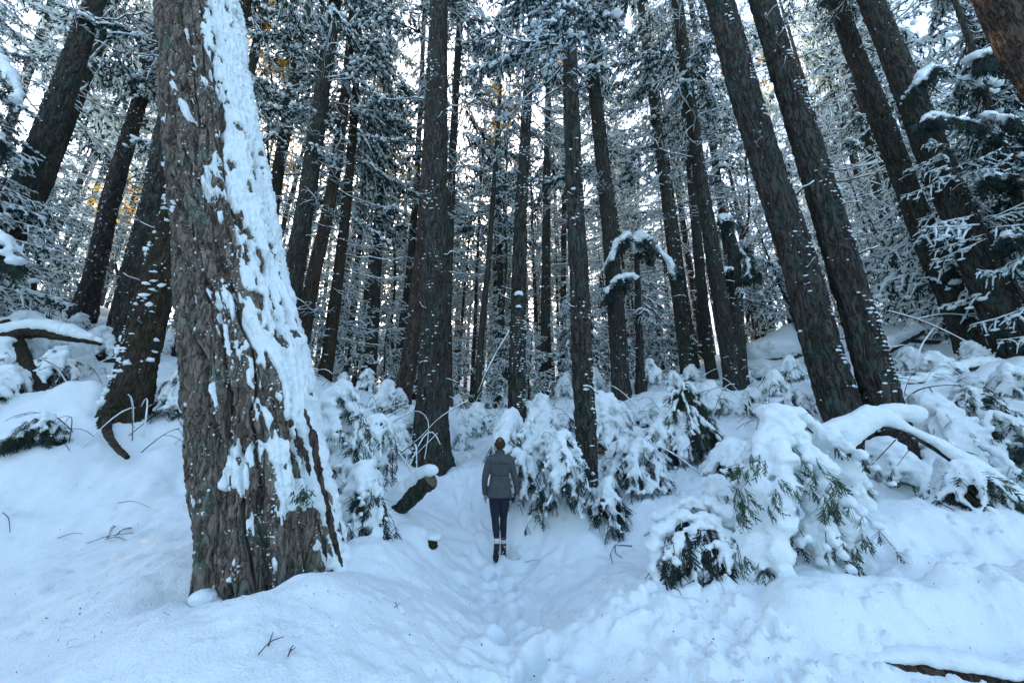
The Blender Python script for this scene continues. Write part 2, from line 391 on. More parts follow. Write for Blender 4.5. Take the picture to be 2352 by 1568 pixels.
def ground():
    rr = np.concatenate([[.02], np.geomspace(.5, 2.2, 24)[:-1], np.geomspace(2.2, 16, 330)[:-1], np.geomspace(16, 60, 70)[:-1], np.geomspace(60, 420, 16)])
    th = np.concatenate([np.linspace(-math.pi, -1.12, 26)[:-1], np.linspace(-1.12, 1.12, 560)[:-1], np.linspace(1.12, math.pi, 26)[:-1]])
    R, T = np.meshgrid(rr, th, indexing='ij'); X = R * np.sin(T); Y = R * np.cos(T); Z = gh(X, Y)
    n, m = X.shape; i = np.arange(n - 1)[:, None] * m; j = np.arange(m)[None, :]; k = (j + 1) % m
    F = np.stack([i + j, i + k, i + m + k, i + m + j], -1).reshape(-1, 4)[:, ::-1]
    mb = MB(); mb.add(np.stack([X, Y, Z], -1).reshape(-1, 3), F)
    tag(mb.build('ground', M_SNOW), 'deep blue-white snow covering the forest floor with a trodden path', kind='structure')
ground()
# ------------------------------------------------------------------ trunks
rng = np.random.default_rng(5)
class Trunk: pass
def trunk(samples, Y, H=30, nth=24, nz=120, bark_amp=.012, seed=0, flare=.35, dY=0.0, cells=(9, 3.0), zlo=-.5, rtop=.05, flareh=.45):
    """a trunk through photo samples (u, v, width); Y its distance, dY drift away from the viewer per metre of height"""
    P = []; Rr = []
    for s in samples:
        u, v, w = s[:3]; y = Y
        for _ in range(4):
            p, t = at(u, v, y); y = Y + dY * (p[2] - (P[0][2] if P else p[2]))
        p, t = at(u, v, y)
        a = (u - 1176) / FPX
        P.append(p); Rr.append(w / 2 * t / FPX * math.cos(math.atan(a) * .8))
    P = np.array(P); Rr = np.array(Rr)
    d = (P[-1] - P[0]) / (P[-1, 2] - P[0, 2]); z0 = P[0, 2]
    P = np.vstack([P[0] + d * zlo, P]); Rr = np.concatenate([[Rr[0]], Rr])
    if z0 + H > P[-1, 2] + .3:
        P = np.vstack([P, P[-1] + d * (z0 + H - P[-1, 2])]); Rr = np.concatenate([Rr, [rtop]])
    zz = z0 + zlo + (H - zlo) * np.linspace(0, 1, nz) ** 1.35
    T = Trunk(); T.z0 = z0; T.H = H
    T.ax = np.stack([np.interp(zz, P[:, 2], P[:, 0]), np.interp(zz, P[:, 2], P[:, 1]), zz], 1)
    r = np.interp(zz, P[:, 2], Rr)
    ker = np.ones(7) / 7
    for c in (0, 1): T.ax[:, c] = np.convolve(np.pad(T.ax[:, c], 3, mode='reflect', reflect_type='odd'), ker, 'valid')
    r = np.convolve(np.pad(r, 3, mode='edge'), ker, 'valid')
    T.r = r; T.zz = zz; T.base = np.array([T.ax[0, 0], T.ax[0, 1], z0]); i0 = np.searchsorted(zz, z0); T.base[:2] = T.ax[i0, :2]
    th = np.arange(nth) * 2 * math.pi / nth
    TH, ZZ = np.meshgrid(th, zz); RR = np.repeat(r[:, None], nth, 1)
    hz = np.maximum(ZZ - z0, -.1)
    RR = RR * (1 + flare * np.exp(-hz / flareh) * (1 + .45 * np.cos(5 * TH + seed) + .3 * np.cos(3 * TH + seed * 2)))
    RR = RR * (1 + .05 * fbm(np.cos(TH) * 1.3 + seed, np.sin(TH) * 1.3, ZZ * .6, 2, seed))
    cx, cz = cells
    g1 = np.abs(fbm(np.cos(TH) * RR * cx + seed * 3, np.sin(TH) * RR * cx, ZZ * cz * .35, 3, seed + 11)); g2 = np.abs(fbm(np.cos(TH) * RR * cx * 1.6, np.sin(TH) * RR * cx * 1.6, ZZ * cz * 1.1, 2, seed + 12))
    disp = bark_amp * (-1.3 * (1 - sstep(0, .22, g1)) - .6 * (1 - sstep(0, .16, g2)) + .5) + bark_amp * .6 * fbm(np.cos(TH) * RR * 20, np.sin(TH) * RR * 20, ZZ * 9, 2, seed + 3)
    T.RB = RR; T.TH = TH; RR = RR + disp * np.clip(RR / .15, .2, 1); T.RR = RR
    V = np.stack([T.ax[:, 0][:, None] + RR * np.cos(TH), T.ax[:, 1][:, None] + RR * np.sin(TH), ZZ], -1)
    T.V = V; n, m = TH.shape; i = np.arange(n - 1)[:, None] * m; j = np.arange(m)[None, :]; k = (j + 1) % m
    T.F = np.stack([i + j, i + k, i + m + k, i + m + j], -1).reshape(-1, 4)
    T.n, T.m = n, m
    return T
def axis_at(T, z):
    return np.array([np.interp(z, T.zz, T.ax[:, 0]), np.interp(z, T.zz, T.ax[:, 1]), z]), float(np.interp(z, T.zz, T.r))
def flecks(T, n, zmax, seed, bias=-1.2, size=(.012, .035), conc=.85):
    """clumps of snow stuck to the bark"""
    r = np.random.default_rng(seed)
    th = np.where(r.random(n) < conc, bias + r.normal(0, .6, n), r.uniform(-math.pi, 0, n)) % (2 * math.pi)
    z = T.z0 + zmax * r.random(n) ** 1.3
    ii = np.clip(np.searchsorted(T.zz, z), 0, T.n - 1); jj = (th / (2 * math.pi) * T.m).astype(int) % T.m
    C = T.V[ii, jj]; keep = vnoise(C[:, 0] * 3.5, C[:, 1] * 3.5, C[:, 2] * 2.2, seed) + r.normal(0, .2, n) > .25; C = C[keep]; n = len(C)
    s = size[0] * .35 + (size[1] * 1.0 - size[0] * .35) * r.random(n) ** 3.2
    mb = MB(); blobs(mb, C, np.stack([s * r.uniform(.7, 1.8, n), s * r.uniform(.6, 1.0, n), s * r.uniform(.35, .9, n)], 1), 0, r, .5)
    return mb
# ------------------------------------------------------------------ branches (mesh data shared between trees)
TW, SN, ND, NG = 0, 1, 2, 3
BR_MATS = [M_TWIG, M_SNOW, M_NEEDLE, M_NEEDLE_G]
def snow_strip(mb, P, R, rs, r, sides=5, gap=.12):
    """snow lying along the top of a twig"""
    P = np.asarray(P); n = len(P); rad = rs * (.75 + .5 * r.random(n)); rad[0] *= .5; rad[-1] *= .4
    Q = P + np.array([0, 0, 1.0]) * (np.broadcast_to(R, (n,)) * .6 + rad * .55)[:, None]
    if r.random() < gap: return
    mb.tube(Q, rad, sides, SN, True, .9)
def sprays(mb, P, r, n, L, W, mat_=ND, droop=1.0):
    """hanging needle sprays: leaf-sized blades set along a twig"""
    P = np.asarray(P); t = r.random(n) * (len(P) - 1); i = np.minimum(t.astype(int), len(P) - 2); f = (t - i)[:, None]
    B = P[i] * (1 - f) + P[i + 1] * f
    T = P[i + 1] - P[i]; T /= np.linalg.norm(T, axis=1)[:, None] + 1e-9
    D = T * .7 + r.normal(0, .55, (n, 3)); D[:, 2] = D[:, 2] * .5 - droop * r.uniform(.2, 1.2, n); D /= np.linalg.norm(D, axis=1)[:, None]
    S = np.cross(D, r.normal(0, 1, (n, 3))); S /= np.linalg.norm(S, axis=1)[:, None]
    l = L * r.uniform(.5, 1.2, n)[:, None]; w = W * r.uniform(.6, 1.2, n)[:, None]
    V = np.stack([B, B + D * l * .45 + S * w, B + D * l, B + D * l * .45 - S * w], 1).reshape(-1, 3)
    mb.add(V, np.arange(n * 4).reshape(n, 4), mat_)
def make_branch(seed, kind, L=3.0):
    r = np.random.default_rng(seed); mb = MB(); n = 10; s = np.linspace(0, 1, n)
    if kind == 'bare': droop, lift, nt, tl = r.uniform(.15, .4), r.uniform(.1, .4), 13, .28
    elif kind == 'bough': droop, lift, nt, tl = r.uniform(.25, .5), r.uniform(.0, .2), 20, .34
    else: droop, lift, nt, tl = r.uniform(.1, .5), r.uniform(.1, .5), 5, .22        # spare: a nearly naked dead branch
    wob = np.cumsum(r.normal(0, .025, n)); wz = np.cumsum(r.normal(0, .015, n))
    P = np.stack([L * s, L * wob, L * (-droop * s ** 1.2 + lift * s ** 2.6 + wz)], 1); P -= P[0]
    R = .026 * (1 - s) ** 1.1 + .005
    mb.tube(P, R, 4, TW); snow_strip(mb, P, R, .028, r, 5, 0)
    for k in range(nt):
        q = .12 + .85 * (k + r.random() * .6) / nt; x = q * (n - 1); i = min(int(x), n - 2); B = P[i] * (1 - x + i) + P[i + 1] * (x - i)
        side = 1 if k % 2 else -1; az = side * r.uniform(.6, 1.1); l = L * tl * (1.1 - .6 * q) * r.uniform(.6, 1.2)
        m = 6; t = np.linspace(0, 1, m)
        dr = r.uniform(.2, .7) if kind != 'bough' else r.uniform(.5, 1.3)
        cu = r.uniform(-.3, .3)
        Q = B + np.stack([l * t * np.cos(az + cu * t), l * t * np.sin(az + cu * t), l * (-dr * t ** 1.6 + (.3 if kind == 'bare' else 0) * t ** 3)], 1)
        rt = .008 * (1 - .6 * t)
        mb.tube(Q, rt, 3, TW, False); snow_strip(mb, Q, rt, .017 if kind != 'bough' else .032, r, 4, .1)
        if kind == 'bare':
            for c in range(3):
                j = r.integers(1, m - 1); a2 = az + r.choice([-1, 1]) * r.uniform(.5, 1); l2 = l * r.uniform(.25, .5); t2 = np.linspace(0, 1, 4)
                Q2 = Q[j] + np.stack([l2 * t2 * np.cos(a2), l2 * t2 * np.sin(a2), -l2 * .5 * t2 ** 1.5], 1)
                mb.tube(Q2, .005, 3, TW, False); snow_strip(mb, Q2, .004, .012, r, 4, .2)
            if r.random() < .35: sprays(mb, Q, r, 8, .22, .02)
        elif kind == 'bough':
            sprays(mb, Q, r, 22, .30, .028)
            nb = r.integers(2, 5); tt = r.integers(1, m, nb)
            C = Q[tt] + r.normal(0, .03, (nb, 3)) + [0, 0, .035]
            sz = r.uniform(.035, .095, nb)
            blobs(mb, C, np.stack([sz * 1.3, sz * 1.1, sz * .65], 1), SN, r, .25)
    if kind == 'bough':
        sprays(mb, P[3:], r, 40, .34, .03)
        C = P[r.integers(3, n, 6)] + [0, 0, .05]; sz = r.uniform(.06, .13, 6); blobs(mb, C, np.stack([sz * 1.5, sz * 1.2, sz * .6], 1), SN, r, .25)
    return mb
LIB = {k: [make_branch(100 * q + i, k) for i in range(nn)] for q, (k, nn) in enumerate((('bare', 7), ('bough', 7), ('spare', 4)))}
LIBM = {k: [b.mesh('branch', BR_MATS) for b in v] for k, v in LIB.items()}
def branch_plan(T, r, z0, z1, step, L0, green_from, spare=.2, az0=None, up=.0):
    """where the branches of one tree go: kind, index, matrix"""
    out = []; z = z0
    while z < z1:
        p, rad = axis_at(T, T.z0 + z)
        f = (z - z0) / max(.1, (T.H - z0)); Lq = L0 * (1 - f) ** .7 * r.uniform(.55, 1.15) * (.75 + .5 * min(1, f * 3)) + .3
        g = z > green_from + r.normal(0, 1.5)
        kind = 'bough' if g else ('spare' if r.random() < spare else 'bare')
        az = r.uniform(0, 2 * math.pi) if az0 is None else az0 + r.normal(0, .7)
        M = Matrix.Translation(p - T.base) @ Matrix.Rotation(az, 4, 'Z') @ Matrix.Rotation(r.uniform(-.25, .2) - up, 4, 'Y') @ Matrix.Rotation(r.normal(0, .25), 4, 'X') @ Matrix.Scale(Lq / 3.0, 4)
        out.append((kind, int(r.integers(len(LIB[kind]))), M))
        z += step * r.uniform(.6, 1.4)
    return out
def add_tree(T, name, label, barkm, plan=(), cat='tree', group=None, split=True, fl=None, extra_trunk=None):
    root = empty(name, T.base, label, cat, group)
    mb = MB(); mb.add(T.V.reshape(-1, 3) - T.base, T.F)
    tr = mb.build('trunk', barkm, root)
    if fl is not None: tag(shifted(fl, T.base).build('snow_fleck', M_SNOW, root), 'small clumps of snow stuck in the bark', kind='stuff')
    for kind, i, M in plan:
        o = link('branch', LIBM[kind][i], root); o.matrix_local = M
    T.root = root
    return root
def crown_mesh(seed, H=26, z0=3, step=.5, L0=2.4, green=11):
    """a whole crown of joined branches for trees too far to pick single branches"""
    r = np.random.default_rng(seed); T = Trunk(); T.z0 = 0; T.H = H; T.base = np.zeros(3); T.zz = np.array([0, H]); T.ax = np.zeros((2, 3)); T.r = np.array([.2, .05])
    mb = MB()
    for kind, i, M in branch_plan(T, r, z0, H - .3, step, L0, green): mb.merge(LIB[kind][i], M)
    return mb.mesh('crown', BR_MATS)
# ------------------------------------------------------------------ the big old fir on the left
def big_fir():
    nz, nth = 640, 330
    S = [(628, 1340, 345), (614, 1200, 318), (596, 1000, 285), (572, 800, 272), (527, 600, 240), (503, 400, 216), (488, 250, 196), (461, 0, 172)]
    T = trunk(S, 3.9, H=13, nth=nth, nz=8, bark_amp=0, seed=2)      # only for the axis
    P = []; R = []
    for u, v, w in S:
        p, t = at(u, v, 3.9); P.append(p); R.append(w / 2 * t / FPX * .835)
    P = np.array(P); R = np.array(R); z0 = P[0, 2]
    d = (P[-1] - P[2]) / (P[-1, 2] - P[2, 2]); P = np.vstack([P[0] - [0.0, 0, .6], P, P[-1] + d * 5]); R = np.concatenate([[R[0]], R, [R[-1] * .85]])
    zz = z0 - .5 + (P[-1, 2] - z0 + .5) * np.linspace(0, 1, nz) ** 1.5
    ax = np.stack([np.interp(zz, P[:, 2], P[:, i]) for i in range(3)], 1); rr = np.interp(zz, P[:, 2], R)
    ker = np.ones(31) / 31
    for c in (0, 1): ax[:, c] = np.convolve(np.pad(ax[:, c], 15, mode='reflect', reflect_type='odd'), ker, 'valid')
    rr = np.convolve(np.pad(rr, 15, mode='edge'), ker, 'valid')
    # denser towards the viewer (angle -90 degrees)
    q = np.linspace(-1, 1, nth, endpoint=False); th = -math.pi / 2 + math.pi * (.62 * q + .38 * q ** 3)
    TH, ZZ = np.meshgrid(th, zz); RR = np.repeat(rr[:, None], nth, 1); h = np.maximum(ZZ - z0, -.3)
    C, Sn = np.cos(TH), np.sin(TH)
    RR = RR * (1 + .10 * np.exp(-h / .5) * np.clip(np.cos(TH + .1), 0, 1) + .07 * np.exp(-h / .35) * np.cos(6 * TH + 1) + .03 * np.cos(4 * TH + ZZ * .4))
    RR += .05 * fbm(C * 1.5, Sn * 1.5, ZZ * .5, 3, 3)
    RS = RR.copy()
    wx = .22 * fbm(C * 2.2, Sn * 2.2, ZZ * 1.3, 3, 31); wz = .5 * vnoise(C * 3, Sn * 3, ZZ * 2, 32)
    a = TH * .58        # arc length in metres
    # long main furrows: vertical plates, cracked across
    f1, f2, id1 = worley(C * 3.6 + wx * 2.2, Sn * 3.6 + wx * 2.2, ZZ * .50 + wz * .6, 33)
    g1, g2, id2 = worley(C * 7.5 + wx * 4, Sn * 7.5 + wx * 4, ZZ * 1.9 + wz * 1.5, 34)
    k1, k2, id3 = worley(C * 17 + wx * 6, Sn * 17, ZZ * 7 + wz * 2, 35)
    ff = np.abs(fbm(C * 2.5 + wx, Sn * 2.5 + wx, ZZ * .42, 3, 61, .45)); fg = np.abs(fbm(C * 6.5 + wx * 2, Sn * 6.5 + wx * 2, ZZ * 1.25, 3, 62, .5)); fk = np.abs(fbm(C * 9 + wx * 3, Sn * 9, ZZ * 7, 2, 63))
    furrow = 1 - sstep(.0, .17, ff); crack = 1 - sstep(0, .17, fg); chip = 1 - sstep(0, .14, fk)
    low = .6 + .4 * sstep(5, 1, h)
    disp = -.11 * low * furrow + .05 * np.clip(ff, 0, .5) - .040 * crack + .03 * np.clip(fg, 0, .5) - .012 * chip
    disp += .018 * fbm(C * 6, Sn * 6, ZZ * 3.5, 4, 36) + .009 * fbm(C * 30, Sn * 30, ZZ * 24, 3, 37)
    RB = RR + disp
    V = np.stack([ax[:, 0][:, None] + RB * C, ax[:, 1][:, None] + RB * Sn, ZZ], -1)
    n, m = TH.shape; i = np.arange(n - 1)[:, None] * m; j = np.arange(m)[None, :]; k = (j + 1) % m
    F = np.stack([i + j, i + k, i + m + k, i + m + j], -1).reshape(-1, 4)
    base = np.array([ax[60, 0], ax[60, 1], z0])
    root = empty('fir_tree', base, 'huge old fir leaning left, deep furrowed brown bark plastered with snow down its right side', 'tree')
    mb = MB(); mb.add(V.reshape(-1, 3) - base, F); mb.build('trunk', M_BARK_BIG, root)
    # snow crust plastered to the side that faces up and right
    # edge of the crust in angle, wandering; -90 deg is towards the viewer, 0 to the right
    wob = .16 * fbm(C * 9, Sn * 9, ZZ * 7, 4, 49, .6)
    edge = np.radians(np.interp(h, [0, .5, 1.2, 2.2, 3.5, 5, 8, 13], [-46, -54, -58, -62, -62, -60, -54, -50]))
    nn = fbm(C * 2.6, Sn * 2.6, ZZ * 1.6, 5, 41, .6)
    m0 = (TH - edge) * 1.5 + nn * .75 + wob
    m0 = np.minimum(m0, (1.75 - TH) * 1.5 + nn * .3)
    holes = fbm(C * 4.5, Sn * 4.5, ZZ * 3.4, 3, 43)
    m0 = m0 - 1.3 * sstep(.18 + .16 * sstep(3.0, 5.0, h), .46 + .14 * sstep(3.0, 5.0, h), holes + .25 * fbm(C * 14, Sn * 14, ZZ * 10, 2, 52)) - .75 * sstep(1.6, .4, h) * sstep(-.1, .5, fbm(C * 3, Sn * 3, ZZ * 1.5, 3, 44)) - .45 * furrow * sstep(1.2, .2, m0)
    m0 = np.maximum(m0, 1.6 * (fbm(C * 6, Sn * 6, ZZ * 3.0, 4, 47) - .62 - .35 * sstep(edge - .1, edge - .8, TH)))      # stray patches left of the edge
    thick = .046 * (1 - np.exp(-np.clip(m0, 0, 3) * 4.0)) - .026
    smoothB = RB.copy()
    for _ in range(5):
        smoothB = (smoothB + np.roll(smoothB, 1, 1) + np.roll(smoothB, -1, 1)) / 3
        smoothB[1:-1] = (smoothB[:-2] + smoothB[1:-1] + smoothB[2:]) / 3
    d1, d2, _ = worley(C * 9, Sn * 9, ZZ * 14 + wz, 45)
    RSn = (RB * .6 + smoothB * .4) + thick + .030 * (1 - np.minimum(d1, 1) ** 2) * sstep(0, .3, m0) + .020 * fbm(C * 14, Sn * 14, ZZ * 22, 4, 46)
    RSn = np.where(m0 < 0, np.minimum(RSn, RB - .012 + m0 * .15), RSn)
    VS = np.stack([ax[:, 0][:, None] + RSn * C, ax[:, 1][:, None] + RSn * Sn, ZZ], -1).reshape(-1, 3)
    keep = (m0.ravel()[F] > -.12).any(1); FS = F[keep]
    used = np.unique(FS); remap = np.full(len(VS), -1); remap[used] = np.arange(len(used))
    mb = MB(); mb.add(VS[used] - base, remap[FS])
    tag(mb.build('snow_crust', M_SNOW, root), 'ragged snow crust plastered along the right side of the trunk')
    # small flecks caught in the bark
    r = np.random.default_rng(9); N = 900
    ii = r.integers(20, nz - 120, N); jj = r.integers(int(nth * .12), int(nth * .85), N)
    ok = (RB[ii, jj] < RS[ii, jj] + .03); ii, jj = ii[ok], jj[ok]
    s = .003 + .014 * r.random(len(ii)) ** 2.5; mb = MB(); blobs(mb, V[ii, jj], np.stack([s, s, s * r.uniform(.7, 2.0, len(s))], 1), 0, r, .35)
    tag(shifted(mb, base).build('snow_fleck', M_SNOW, root), 'small clumps of snow caught in the bark', kind='stuff')
    # powder broken off along the margin of the crust
    ii, jj = np.nonzero((m0 > -.55) & (m0 < .12) & (TH < .6)); pick = r.random(len(ii)) < 2600 / max(1, len(ii)); ii, jj = ii[pick], jj[pick]
    s = .003 + .010 * r.random(len(ii)) ** 2 * np.clip(1 + m0[ii, jj] * 1.5, .3, 1); mb = MB(); blobs(mb, V[ii, jj] + r.normal(0, .006, (len(ii), 3)), np.stack([s * 1.2, s, s * r.uniform(.6, 1.3, len(s))], 1), 0, r, .5)
    tag(shifted(mb, base).build('snow_powder', M_SNOW, root), 'powdery snow breaking up along the crust margin', kind='stuff')
    # cushions of snow on the root flare, moss tuft
    mb = MB()
    for u, v, Y, s in ((468, 1372, 3.36, .085), (500, 1385, 3.4, .06), (447, 1385, 3.46, .05), (530, 1330, 3.33, .03)):
        p = at(u, v, Y)[0]; blobs(mb, [p], [[s * 1.25, s, s * .75]], 0, r, .05, True)
    tag(shifted(remeshed(mb, .012, 3, .004, 12), base).build('snow_cushion', M_SNOW, root), 'rounded snow cushion on the root at the left foot of the trunk')
    mb = MB()
    p = at(695, 1130, 3.42)[0]
    for c in range(60):
        q = p + r.normal(0, .035, 3); sprays(mb, [q, q + [0.01, -.02, -.03]], r, 3, .06, .006, 0)
    tag(shifted(mb, base).build('moss_tuft', M_NEEDLE_G, root), kind='stuff')
    return base
BIG = big_fir()

# ------------------------------------------------------------------ trees whose trunks can be followed in the photograph
STUBS = []
for q_ in range(4):
    r_ = np.random.default_rng(q_); m_ = MB(); n_s = 5; P_ = np.stack([np.linspace(0, .28 + .25 * r_.random(), n_s), np.cumsum(r_.normal(0, .02, n_s)), np.cumsum(r_.normal(-.01, .02, n_s))], 1)
    m_.tube(P_, np.linspace(.02, .008, n_s), 5, TW); m_.tube(P_ + [0, 0, .018], .014 * (.6 + .6 * r_.random(n_s)), 5, SN)
    if q_ % 2: m_.tube([P_[3], P_[3] + [.08, .12, .03], P_[3] + [.12, .25, .0]], [.008, .006, .003], 4, TW); m_.tube([P_[3] + [0, 0, .012], P_[3] + [.08, .12, .042], P_[3] + [.12, .25, .01]], [.01, .009, .006], 4, SN)
    STUBS.append(m_.mesh('branch_stub', BR_MATS))
def TR(label, samples, Y, H=28, name='conifer', bm=None, br=None, nf=200, seed=1, az0=None, fb=None, fsz=None, **kw):
    """br = (first branch height, step, length, green from)"""
    near = Y < 13
    T = trunk(samples, Y, H=H, nth=60 if near else 20, nz=300 if near else 80, bark_amp=.030 if near else .008, seed=seed, **kw)
    r = np.random.default_rng(seed * 7 + 1)
    stubs = []
    if near:
        for k in range(9):
            z = T.z0 + 1.2 + (min(H, 14) - 1.2) * (k + r.random()) / 9; p, rad = axis_at(T, z); az = r.uniform(-math.pi, 0)
            stubs.append((int(r.integers(4)), Matrix.Translation(p - T.base + np.array([math.cos(az), math.sin(az), 0]) * rad * .9) @ Matrix.Rotation(az, 4, 'Z') @ Matrix.Rotation(r.uniform(-.5, .25), 4, 'Y') @ Matrix.Scale(r.uniform(.5, 1.3), 4)))
    plan = branch_plan(T, r, br[0], H - .3, br[1], br[2], br[3], az0=az0) if br else []
    fl = flecks(T, int(nf * 3.6), min(H, 16), seed, bias=fb or (-1.9 if samples[0][0] < 1176 else -1.0), size=fsz or ((.012, .034) if near else (.02, .05))) if nf else None
    add_tree(T, name, label, bm or M_BARK, plan, fl=fl)
    for i_, M_ in stubs: link('branch_stub', STUBS[i_], T.root).matrix_local = M_
    LM.append((samples[0][0], label)); TRUNKS.append((T.base[0], T.base[1], T.r[2] + .5)); return T
LM = []; TRUNKS = [(BIG[0], BIG[1], 1.6)]
A = TR('tall thick straight trunk with red-brown flared foot standing just left of the walker', [(990, 1062, 82), (990, 980, 74), (999, 700, 60), (1001, 500, 52), (1005, 250, 44), (1008, 0, 38)], 8.5, 34, 'fir_tree', M_BARK, (15, .7, 3.2, 18), 420, 11, cells=(11, 2.6), flare=.22)
TR('slim trunk rising close behind the right edge of the thick straight trunk', [(1030, 1000, 22), (1027, 700, 20), (1038, 400, 18), (1050, 150, 16), (1060, 0, 15)], 13.5, 30, br=(7, .5, 2.6, 12), nf=100, seed=12)
KN = TR('dark slim trunk just right of the walker with two snow-capped knobs on it', [(1185, 1045, 38), (1188, 850, 35), (1191, 700, 34), (1196, 500, 28), (1207, 300, 22), (1216, 150, 18), (1222, 0, 14)], 9.0, 26, br=(9.5, .45, 2.6, 12), nf=650, seed=13)
TR('straight trunk whose brown split foot sinks into snow right of the walker', [(1352, 1165, 44), (1346, 1000, 46), (1338, 850, 45), (1330, 650, 42), (1318, 400, 35), (1310, 150, 30), (1306, 0, 27)], 6.6, 27, br=(8.6, .45, 2.3, 10), nf=380, seed=14, flare=.05)
TR('trunk curving up right of the split-foot trunk, standing behind snow mounds', [(1428, 925, 40), (1418, 750, 37), (1400, 520, 34), (1372, 260, 28), (1342, 0, 23)], 12.5, 28, br=(7.5, .5, 2.8, 12), nf=240, seed=15)
TR('straight dark trunk left of the paired trunks by the boulder', [(1583, 880, 32), (1565, 740, 30), (1535, 480, 26), (1505, 260, 21), (1470, 0, 17)], 14.5, 30, br=(7, .5, 2.8, 13), nf=160, seed=16)
TR('thinner trunk of a close pair, left one, midway between walker and right-hand twin trunks', [(1643, 900, 27), (1625, 800, 25), (1598, 520, 22), (1580, 300, 20), (1562, 130, 18), (1545, 0, 17)], 15, 30, br=(8, .5, 2.8, 13), nf=150, seed=17)
TR('thicker trunk of a close pair, right one, midway between walker and right-hand twin trunks', [(1692, 912, 42), (1672, 800, 37), (1640, 600, 33), (1612, 430, 28), (1580, 200, 25), (1556, 0, 22)], 12, 30, br=(9, .5, 2.8, 14), nf=240, seed=18)
TR('thin trunk standing behind the close pair of trunks', [(1735, 900, 22), (1694, 756, 20), (1651, 432, 17), (1608, 135, 14), (1585, 0, 12)], 19, 30, br=(6, .5, 2.8, 12), nf=60, seed=19)
TR('left one of the thick twin trunks rising from the snow arch at right', [(1992, 1075, 88), (1930, 940, 92), (1888, 800, 82), (1835, 600, 72), (1768, 400, 66), (1706, 200, 60), (1652, 0, 54)], 6.5, 30, 'fir_tree', None, (13, .6, 3.0, 15), 800, 20, flare=.08)
TR('right one of the thick twin trunks rising from the snow arch at right', [(2095, 1105, 70), (2032, 940, 88), (1988, 780, 78), (1930, 580, 68), (1868, 380, 62), (1808, 190, 55), (1750, 0, 50)], 6.3, 30, 'fir_tree', None, (13, .6, 3.0, 15), 800, 21, flare=.08)
TR('left trunk of the dark leaning pair at far right', [(2238, 820, 62), (2192, 700, 58), (2132, 560, 54), (2052, 350, 47), (1982, 170, 40), (1918, 0, 34)], 10.5, 30, 'fir_tree', None, (12, .6, 3.0, 14), 260, 22, flare=.12)
TR('right thickest trunk of the dark leaning pair at far right', [(2345, 850, 88), (2305, 740, 82), (2230, 560, 74), (2145, 360, 64), (2066, 160, 54), (2000, 0, 46)], 9.2, 32, 'fir_tree', None, (13, .6, 3.0, 15), 420, 23, flare=.14)
TR('thin dark trunk behind the leaning pair at right', [(2150, 690, 26), (2126, 621, 25), (2080, 500, 22), (2040, 405, 20), (1960, 180, 17), (1895, 0, 14)], 17, 30, br=(6, .5, 2.8, 12), nf=80, seed=24)
TR('thin trunk between the twin trunks and the dark leaning pair', [(2090, 720, 24), (2045, 560, 22), (1998, 360, 19), (1953, 162, 16), (1915, 0, 14)], 18, 29, br=(6, .45, 2.8, 11), nf=80, seed=25)
TR('brown trunk cutting across the top right corner of the picture', [(3060, 1500, 170), (2700, 700, 150), (2420, 200, 120), (2310, 0, 108)], 4.4, 24, 'fir_tree', M_BARK_RED, (15, .8, 2.5, 15), 120, 26, dY=0.0)
# left side
TR('broad dark leaning trunk at the far left edge', [(-110, 800, 84), (8, 560, 74), (75, 400, 66), (112, 300, 60), (166, 150, 48), (218, 0, 38)], 9.5, 30, 'fir_tree', None, (11, .55, 3.0, 13), 200, 27, flare=.1)
TR('slimmer trunk leaning beside the broad one at far left', [(-75, 800, 56), (35, 550, 46), (92, 432, 42), (157, 270, 34), (227, 97, 26), (262, 0, 22)], 12, 28, br=(9, .5, 2.8, 12), nf=120, seed=28)
TR('thin trunk behind the broad dark trunk at upper left', [(-60, 520, 26), (32, 259, 22), (70, 150, 20), (108, 38, 18), (122, 0, 17)], 17, 30, br=(6, .5, 2.8, 11), nf=60, seed=29)
SNG = TR('smooth greenish leaning trunk with a snow-capped knob near its top, left of the big fir', [(196, 705, 42), (215, 640, 42), (254, 459, 38), (300, 300, 32), (346, 151, 27), (385, 30, 22)], 12.5, 26, 'snag', M_BARK_FAR, (15, .6, 2.4, 15), 60, 30)
TR('dark leaning trunk left of the snow-splattered mossy trunk', [(258, 848, 74), (275, 790, 70), (324, 594, 56), (352, 470, 52), (378, 324, 48), (430, 120, 38), (462, 0, 32)], 11, 29, 'fir_tree', None, (11, .55, 3.0, 13), 420, 31, flare=.12)
TR('slim dark trunk behind the leaning trunks left of the big fir', [(250, 800, 34), (300, 600, 32), (345, 430, 28), (400, 200, 22), (440, 0, 18)], 14.5, 29, br=(6, .5, 2.8, 12), nf=260, seed=32)
TM_ = TR('mossy trunk splattered with snow leaning behind the left edge of the big fir', [(285, 975, 96), (312, 850, 84), (350, 700, 76), (392, 540, 66), (440, 380, 58), (500, 200, 46), (555, 0, 40)], 7.6, 26, 'fir_tree', M_MOSS, (12, .6, 2.6, 13), 900, 33, fb=-2.35, fsz=(.03, .085), flare=.35)
TR('short-looking trunk foot seen low against the left edge of the big fir', [(398, 890, 42), (430, 750, 38), (470, 600, 32), (520, 400, 26), (590, 100, 20)], 13, 28, br=(8, .5, 2.6, 12), nf=60, seed=34)
TR('thin far trunk leaning between the slimmer far-left trunk and the greenish trunk', [(62, 680, 17), (97, 594, 16), (178, 432, 14), (262, 250, 11)], 19, 26, br=(6, .5, 2.6, 12), nf=0, seed=50)
TR('second thin far trunk leaning just left of the greenish trunk', [(120, 700, 15), (190, 520, 13), (262, 320, 11), (330, 120, 9)], 22, 28, br=(7, .5, 2.6, 13), nf=0, seed=51)
